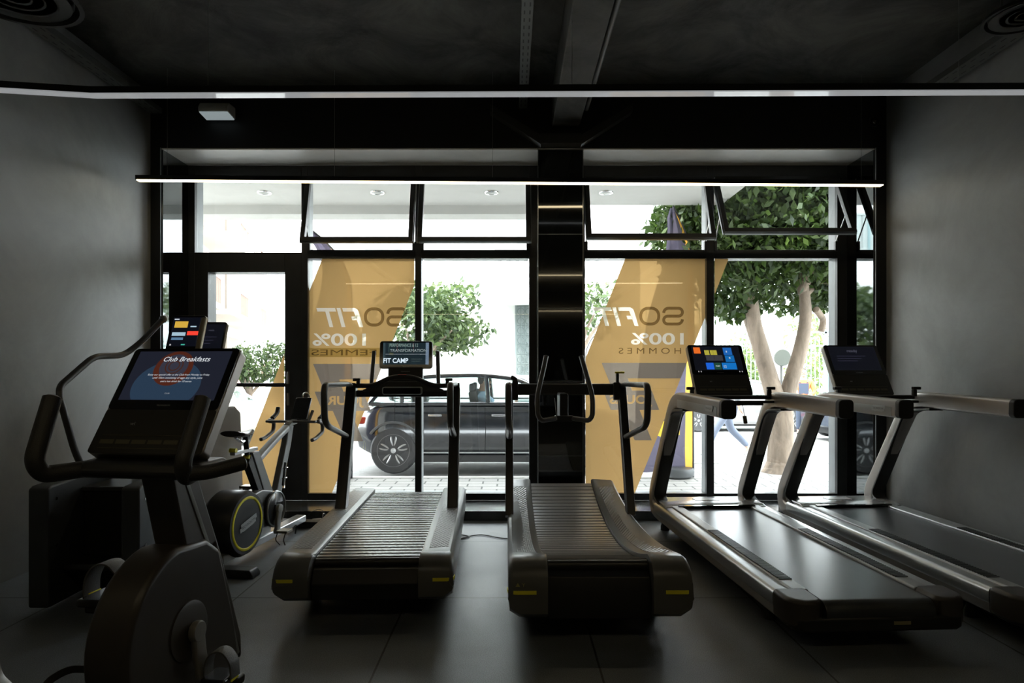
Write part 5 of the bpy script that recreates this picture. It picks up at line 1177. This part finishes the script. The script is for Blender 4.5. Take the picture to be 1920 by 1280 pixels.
def person(name, loc, rz, label, J, top, trousers, shoe, skinm, hair=True, short=True, hairm=None):
    """J: joint positions; faces +x"""
    p = empty(name, loc, rz, label, 'person'); J = {k: Vector(v) for k, v in J.items()}
    rad = dict(pelvis=(.13,.11), waist=(.12,.095), chest=(.145,.11), neck0=.06, neck=.052, head=(.078,.092), crown=(.06,.07), shol=.055, shor=.055, elbl=.042, elbr=.042, wril=.028, wrir=.028, palml=.03, palmr=.03, hipl=.09, hipr=.09, knel=.056, kner=.056, ankl=.038, ankr=.038, toel=.035, toer=.035)
    nodes = {k: (J[k], rad[k]) for k in rad if k in J}; body = skin('body', nodes, limbs_of(J), skinm, p)
    # five fingers rooted in each palm
    for s in 'lr':
        if 'palm'+s not in J: continue
        d = (J['palm'+s]-J['wri'+s]).normalized(); sd = Vector((0,0,1)).cross(d); sd = sd.normalized() if sd.length > .1 else Vector((0,1,0)); nm = d.cross(sd).normalized()
        for i, (o_, ln) in enumerate(((-.027,.06),(-.009,.072),(.009,.068),(.026,.052))):
            a = J['palm'+s]+sd*o_; f = skin('finger', {'a': (a, .010), 'b': (a+d*ln*.5+nm*.008, .009), 'c': (a+d*ln+nm*.03, .007)}, [('a','b'),('b','c')], skinm, body, 1)
        a = J['palm'+s]-d*.03-sd*.03; skin('thumb', {'a': (a, .011), 'b': (a-sd*.03+d*.02, .010), 'c': (a-sd*.035+d*.05, .008)}, [('a','b'),('b','c')], skinm, body, 1)
    H = J['head']; b = nb(); sphere(b, H+Vector((.0,0,.01)), (.088,.074,.108), 18)
    sphere(b, H+Vector((.092,0,-.005)), (.016,.012,.022), 8); sphere(b, H+Vector((.07,0,-.07)), (.03,.03,.03), 8)
    for s in (-1, 1): sphere(b, H+Vector((-.005,s*.078,-.005)), (.018,.010,.028), 8)
    hd = mk('head', b, skinm, body)
    for s in (-1, 1): b = nb(); sphere(b, H+Vector((.080,s*.030,.018)), (.008,.012,.008), 8); mk('eye', b, mat('eye_dark', (.03,.02,.02), .2), hd)
    b = nb(); sphere(b, H+Vector((.079,0,-.045)), (.008,.024,.007), 8); mk('mouth', b, mat('lips', (.35,.12,.10), .5), hd)
    if hair:
        b = nb(); sphere(b, H+Vector((-.018,0,.038)), (.094,.082,.098), 18)
        bmesh.ops.delete(b, geom=[v for v in b.verts if v.co.x > H.x+.045 and v.co.z < H.z+.06 or v.co.z < H.z-.05], context='VERTS'); mk('hair', b, hairm or HAIR, p)
    if top:
        n2 = {k: (J[k], tuple(q+.018 for q in (rad[k] if isinstance(rad[k], tuple) else (rad[k], rad[k])))) for k in ('pelvis','waist','chest','neck0','shol','shor','elbl','elbr') if k in J}
        E = [e for e in limbs_of(J) if e[0] in n2 and e[1] in n2]
        if not short:
            for s in 'lr':
                if 'wri'+s in J: n2['wri'+s] = (J['wri'+s]*.9+J['elb'+s]*.1, .042); E.append(('elb'+s, 'wri'+s))
        skin('top', n2, E, top, p)
    if trousers:
        n2 = {'pelvis': (J['pelvis'], (.150,.128))}; E = []
        for s in 'lr':
            if 'kne'+s not in J: continue
            n2['hip'+s] = (J['hip'+s], .105); n2['kne'+s] = (J['kne'+s], .075); E += [('pelvis','hip'+s),('hip'+s,'kne'+s)]
            if 'ank'+s in J: n2['ank'+s] = (J['ank'+s]+Vector((0,0,.03)), .058); E.append(('kne'+s,'ank'+s))
        skin('trousers', n2, E, trousers, p)
    if shoe:
        for s in 'lr':
            if 'toe'+s in J:
                a, t = J['ank'+s], J['toe'+s]; skin('shoe', {'a': (a+Vector((-.03,0,-.045)), .045), 'b': ((a+t)/2+Vector((0,0,-.03)), .045), 'c': (t+Vector((.03,0,0)), .035)}, [('a','b'),('b','c')], shoe, p, 1)
    return p
# driver of the SUV, sitting and looking ahead
drv = person('person', (sx0+2.02, 9.85+.55, gz0+.60), 0, 'person with short dark hair driving the black SUV, seen in profile', dict(
    pelvis=(-.08,0,.20), waist=(-.13,0,.35), chest=(-.15,0,.52), neck0=(-.14,0,.63), neck=(-.12,0,.68), head=(-.10,0,.77), crown=(-.10,0,.83), shol=(-.14,.18,.56), shor=(-.14,-.18,.56),
    elbl=(.06,.24,.40), elbr=(.06,-.24,.40), wril=(.28,.16,.44), wrir=(.28,-.16,.44), palml=(.36,.14,.45), palmr=(.36,-.14,.45), hipl=(-.04,.10,.18), hipr=(-.04,-.10,.18), knel=(.36,.12,.22), kner=(.36,-.12,.22), ankl=(.62,.12,-.10), ankr=(.62,-.12,-.10), toel=(.74,.12,-.10), toer=(.74,-.12,-.10)),
    mat('light_blue_shirt', (.35,.45,.60), .8), mat('dark_trousers', (.04,.045,.06), .8), BLACKP, SKIN)
stand = dict(pelvis=(0,0,.93), waist=(0,0,1.08), chest=(.01,0,1.30), neck0=(.0,0,1.43), neck=(.01,0,1.49), head=(.02,0,1.60), crown=(.02,0,1.67), shol=(0,.19,1.37), shor=(0,-.19,1.37),
    elbl=(.06,.26,1.11), elbr=(.06,-.26,1.11), wril=(.22,.16,1.02), wrir=(.22,-.14,1.02), palml=(.27,.12,1.01), palmr=(.27,-.10,1.01), hipl=(0,.09,.88), hipr=(0,-.09,.88), knel=(.02,.11,.50), kner=(.0,-.11,.50), ankl=(0,.12,.09), ankr=(-.02,-.12,.09), toel=(.13,.13,.04), toer=(.11,-.13,.04))
wk = person('person', (7.52, 17.0, gh(0,17)), R(-110), 'person in orange sweater and dark dungarees standing beyond the forked tree', stand, mat('orange_knit', (.85,.20,.06), .8), mat('navy_cloth', (.05,.065,.10), .85), BLACKP, SKIN, short=False)
bib = nb(); box(bib, (.115,0,1.20), (.02,.24,.28)); 
for s in (-1, 1): box(bib, (.07,s*.09,1.38), (.14,.035,.02), rot=(0,R(20),0))
mk('bib', bib, mat('navy_cloth', (.05,.065,.10), .85), wk, bevel=.008)
walkJ = dict(stand); walkJ.update(knel=(.24,.09,.52), ankl=(.40,.09,.12), toel=(.53,.09,.08), kner=(-.10,-.09,.50), ankr=(-.42,-.09,.15), toer=(-.34,-.09,.04), wril=(-.14,.25,.92), palml=(-.16,.25,.86), elbl=(-.10,.25,1.12), elbr=(.08,-.25,1.12), wrir=(.26,-.24,.98), palmr=(.33,-.23,.95))
person('person', (3.95, 12.1, gh(0,12.1)), R(180), 'person in faded jeans striding past beneath the left treadmill console', walkJ, mat('grey_jumper', (.30,.31,.34), .8), mat('faded_jeans', (.16,.19,.26), .85), mat('pale_shoe', (.5,.5,.5), .6), SKINP, short=False)

# ---- feather flags
def feather(loc, H_, wd, s, label, txt=None, rz=0, curl=.35):
    r = empty('feather_flag', loc, rz, label, 'flag', 'feather flags outside the shopfront'); n = 26
    def edge(t): return wd*(.14+.86*math.sin(min(1, (1-t)*1.25)*PI/2))*(1 if t < .985 else .5)
    def pole(t): return Vector((s*(-curl*max(0,(t-.72)/.28)**2.2*wd), .0, t*H_+.06))
    mk('pole', tube(nb(), [Vector((0,0,0))]+[pole(i/20) for i in range(21)], .014, 8), BLACKM, r)
    b = nb(); rg = []
    for i in range(n+1):
        t = .02+.97*i/n; p = pole(t); e = edge(t); low = .08*(1-i/n)*0
        rg.append([p+Vector((-s*e*(.13+.87*k/9), .035*math.sin(k*.9+t*9)+.02*math.sin(t*23), -.10*(1-t)**6*k/9)) for k in range(10)])
    loft(b, rg, cap=False, closed=False); sol = mk('cloth', b, film('purple_cloth', (.16,.145,.20), .3, .5, .0), r); 
    b = nb(); loft(b, [[a[0]+(a[0]-a[1])*.0+Vector((s*edge(.5)*.0,0,0)), a[0]+Vector((s*edge(.02+.97*i/n)*.13,0,0))] for i, a in enumerate(rg)], cap=False, closed=False); mk('border', b, film('orange_cloth', (.95,.50,.10), .40, .7, .0), r)
    if txt:
        for st_, zz, hh, xx in txt:
            M = Matrix.Translation((xx, -.065, zz)) @ Euler((R(90), 0, R(180))).to_matrix().to_4x4() @ Matrix.Diagonal((1,1,1,1)); M2 = Matrix.Translation((xx, -.065, zz)) @ Euler((R(90), 0, 0)).to_matrix().to_4x4() @ Matrix.Diagonal((-1,1,1,1))
            text('lettering', st_, film('yellow_cloth', (.95,.72,.10), .42, .8, .0), r, M2, hh*.95*len(st_), hh, bold=.03)
    mk('base', lathe(nb(), [(0,0), (.20,0), (.25,.03), (.26,.09), (.24,.14), (.16,.15), (0,.15)], (-s*.25,0,0), 'z', 30), mat('base_rubber', (.07,.075,.08), .5), r); return r
feather(((1300-960)/F*9.55, 9.55, -.28), 3.88, .85, 1, 'tall purple feather flag with orange border, right of the lettered orange sticker', [('3', 1.22, .36, -.42), ('S', .78, .40, -.40)])
feather((-2.30, 9.45, -.28), 3.55, .80, 1, 'purple feather flag whose curved tip shows above the left orange sticker', curl=.80)
# lamp arm on the pavement and a round mirror on post behind the tree fork
r = empty('street_mirror', (wx(1465,13), 13, gh(0,13)), 0, 'round grey traffic mirror on post, seen in fork of the tree', 'mirror'); mk('post', tube(nb(), [(0,0,0), (0,0,1.95)], .03, 10), GREYTUBE, r); mk('disc', lathe(nb(), [(0,-.02),(.16,-.02),(.17,0),(.16,.02),(0,.03)], (0,-.05,1.85), 'y', 28), mat('mirror_back', (.09,.10,.085), .5), r)
r = empty('bicycle_hoop', (wx(1118,12.5), 12.5, gh(0,12.5)), 0, 'thin arched metal stand between the black column and right orange sticker', 'stand'); mk('arch', tube(nb(), [(-.20,0,0), (-.20,0,2.0), (-.02,0,2.3), (.3,0,2.3), (.5,0,2.2)], .012, 8, fr=.25), GREYTUBE, r)
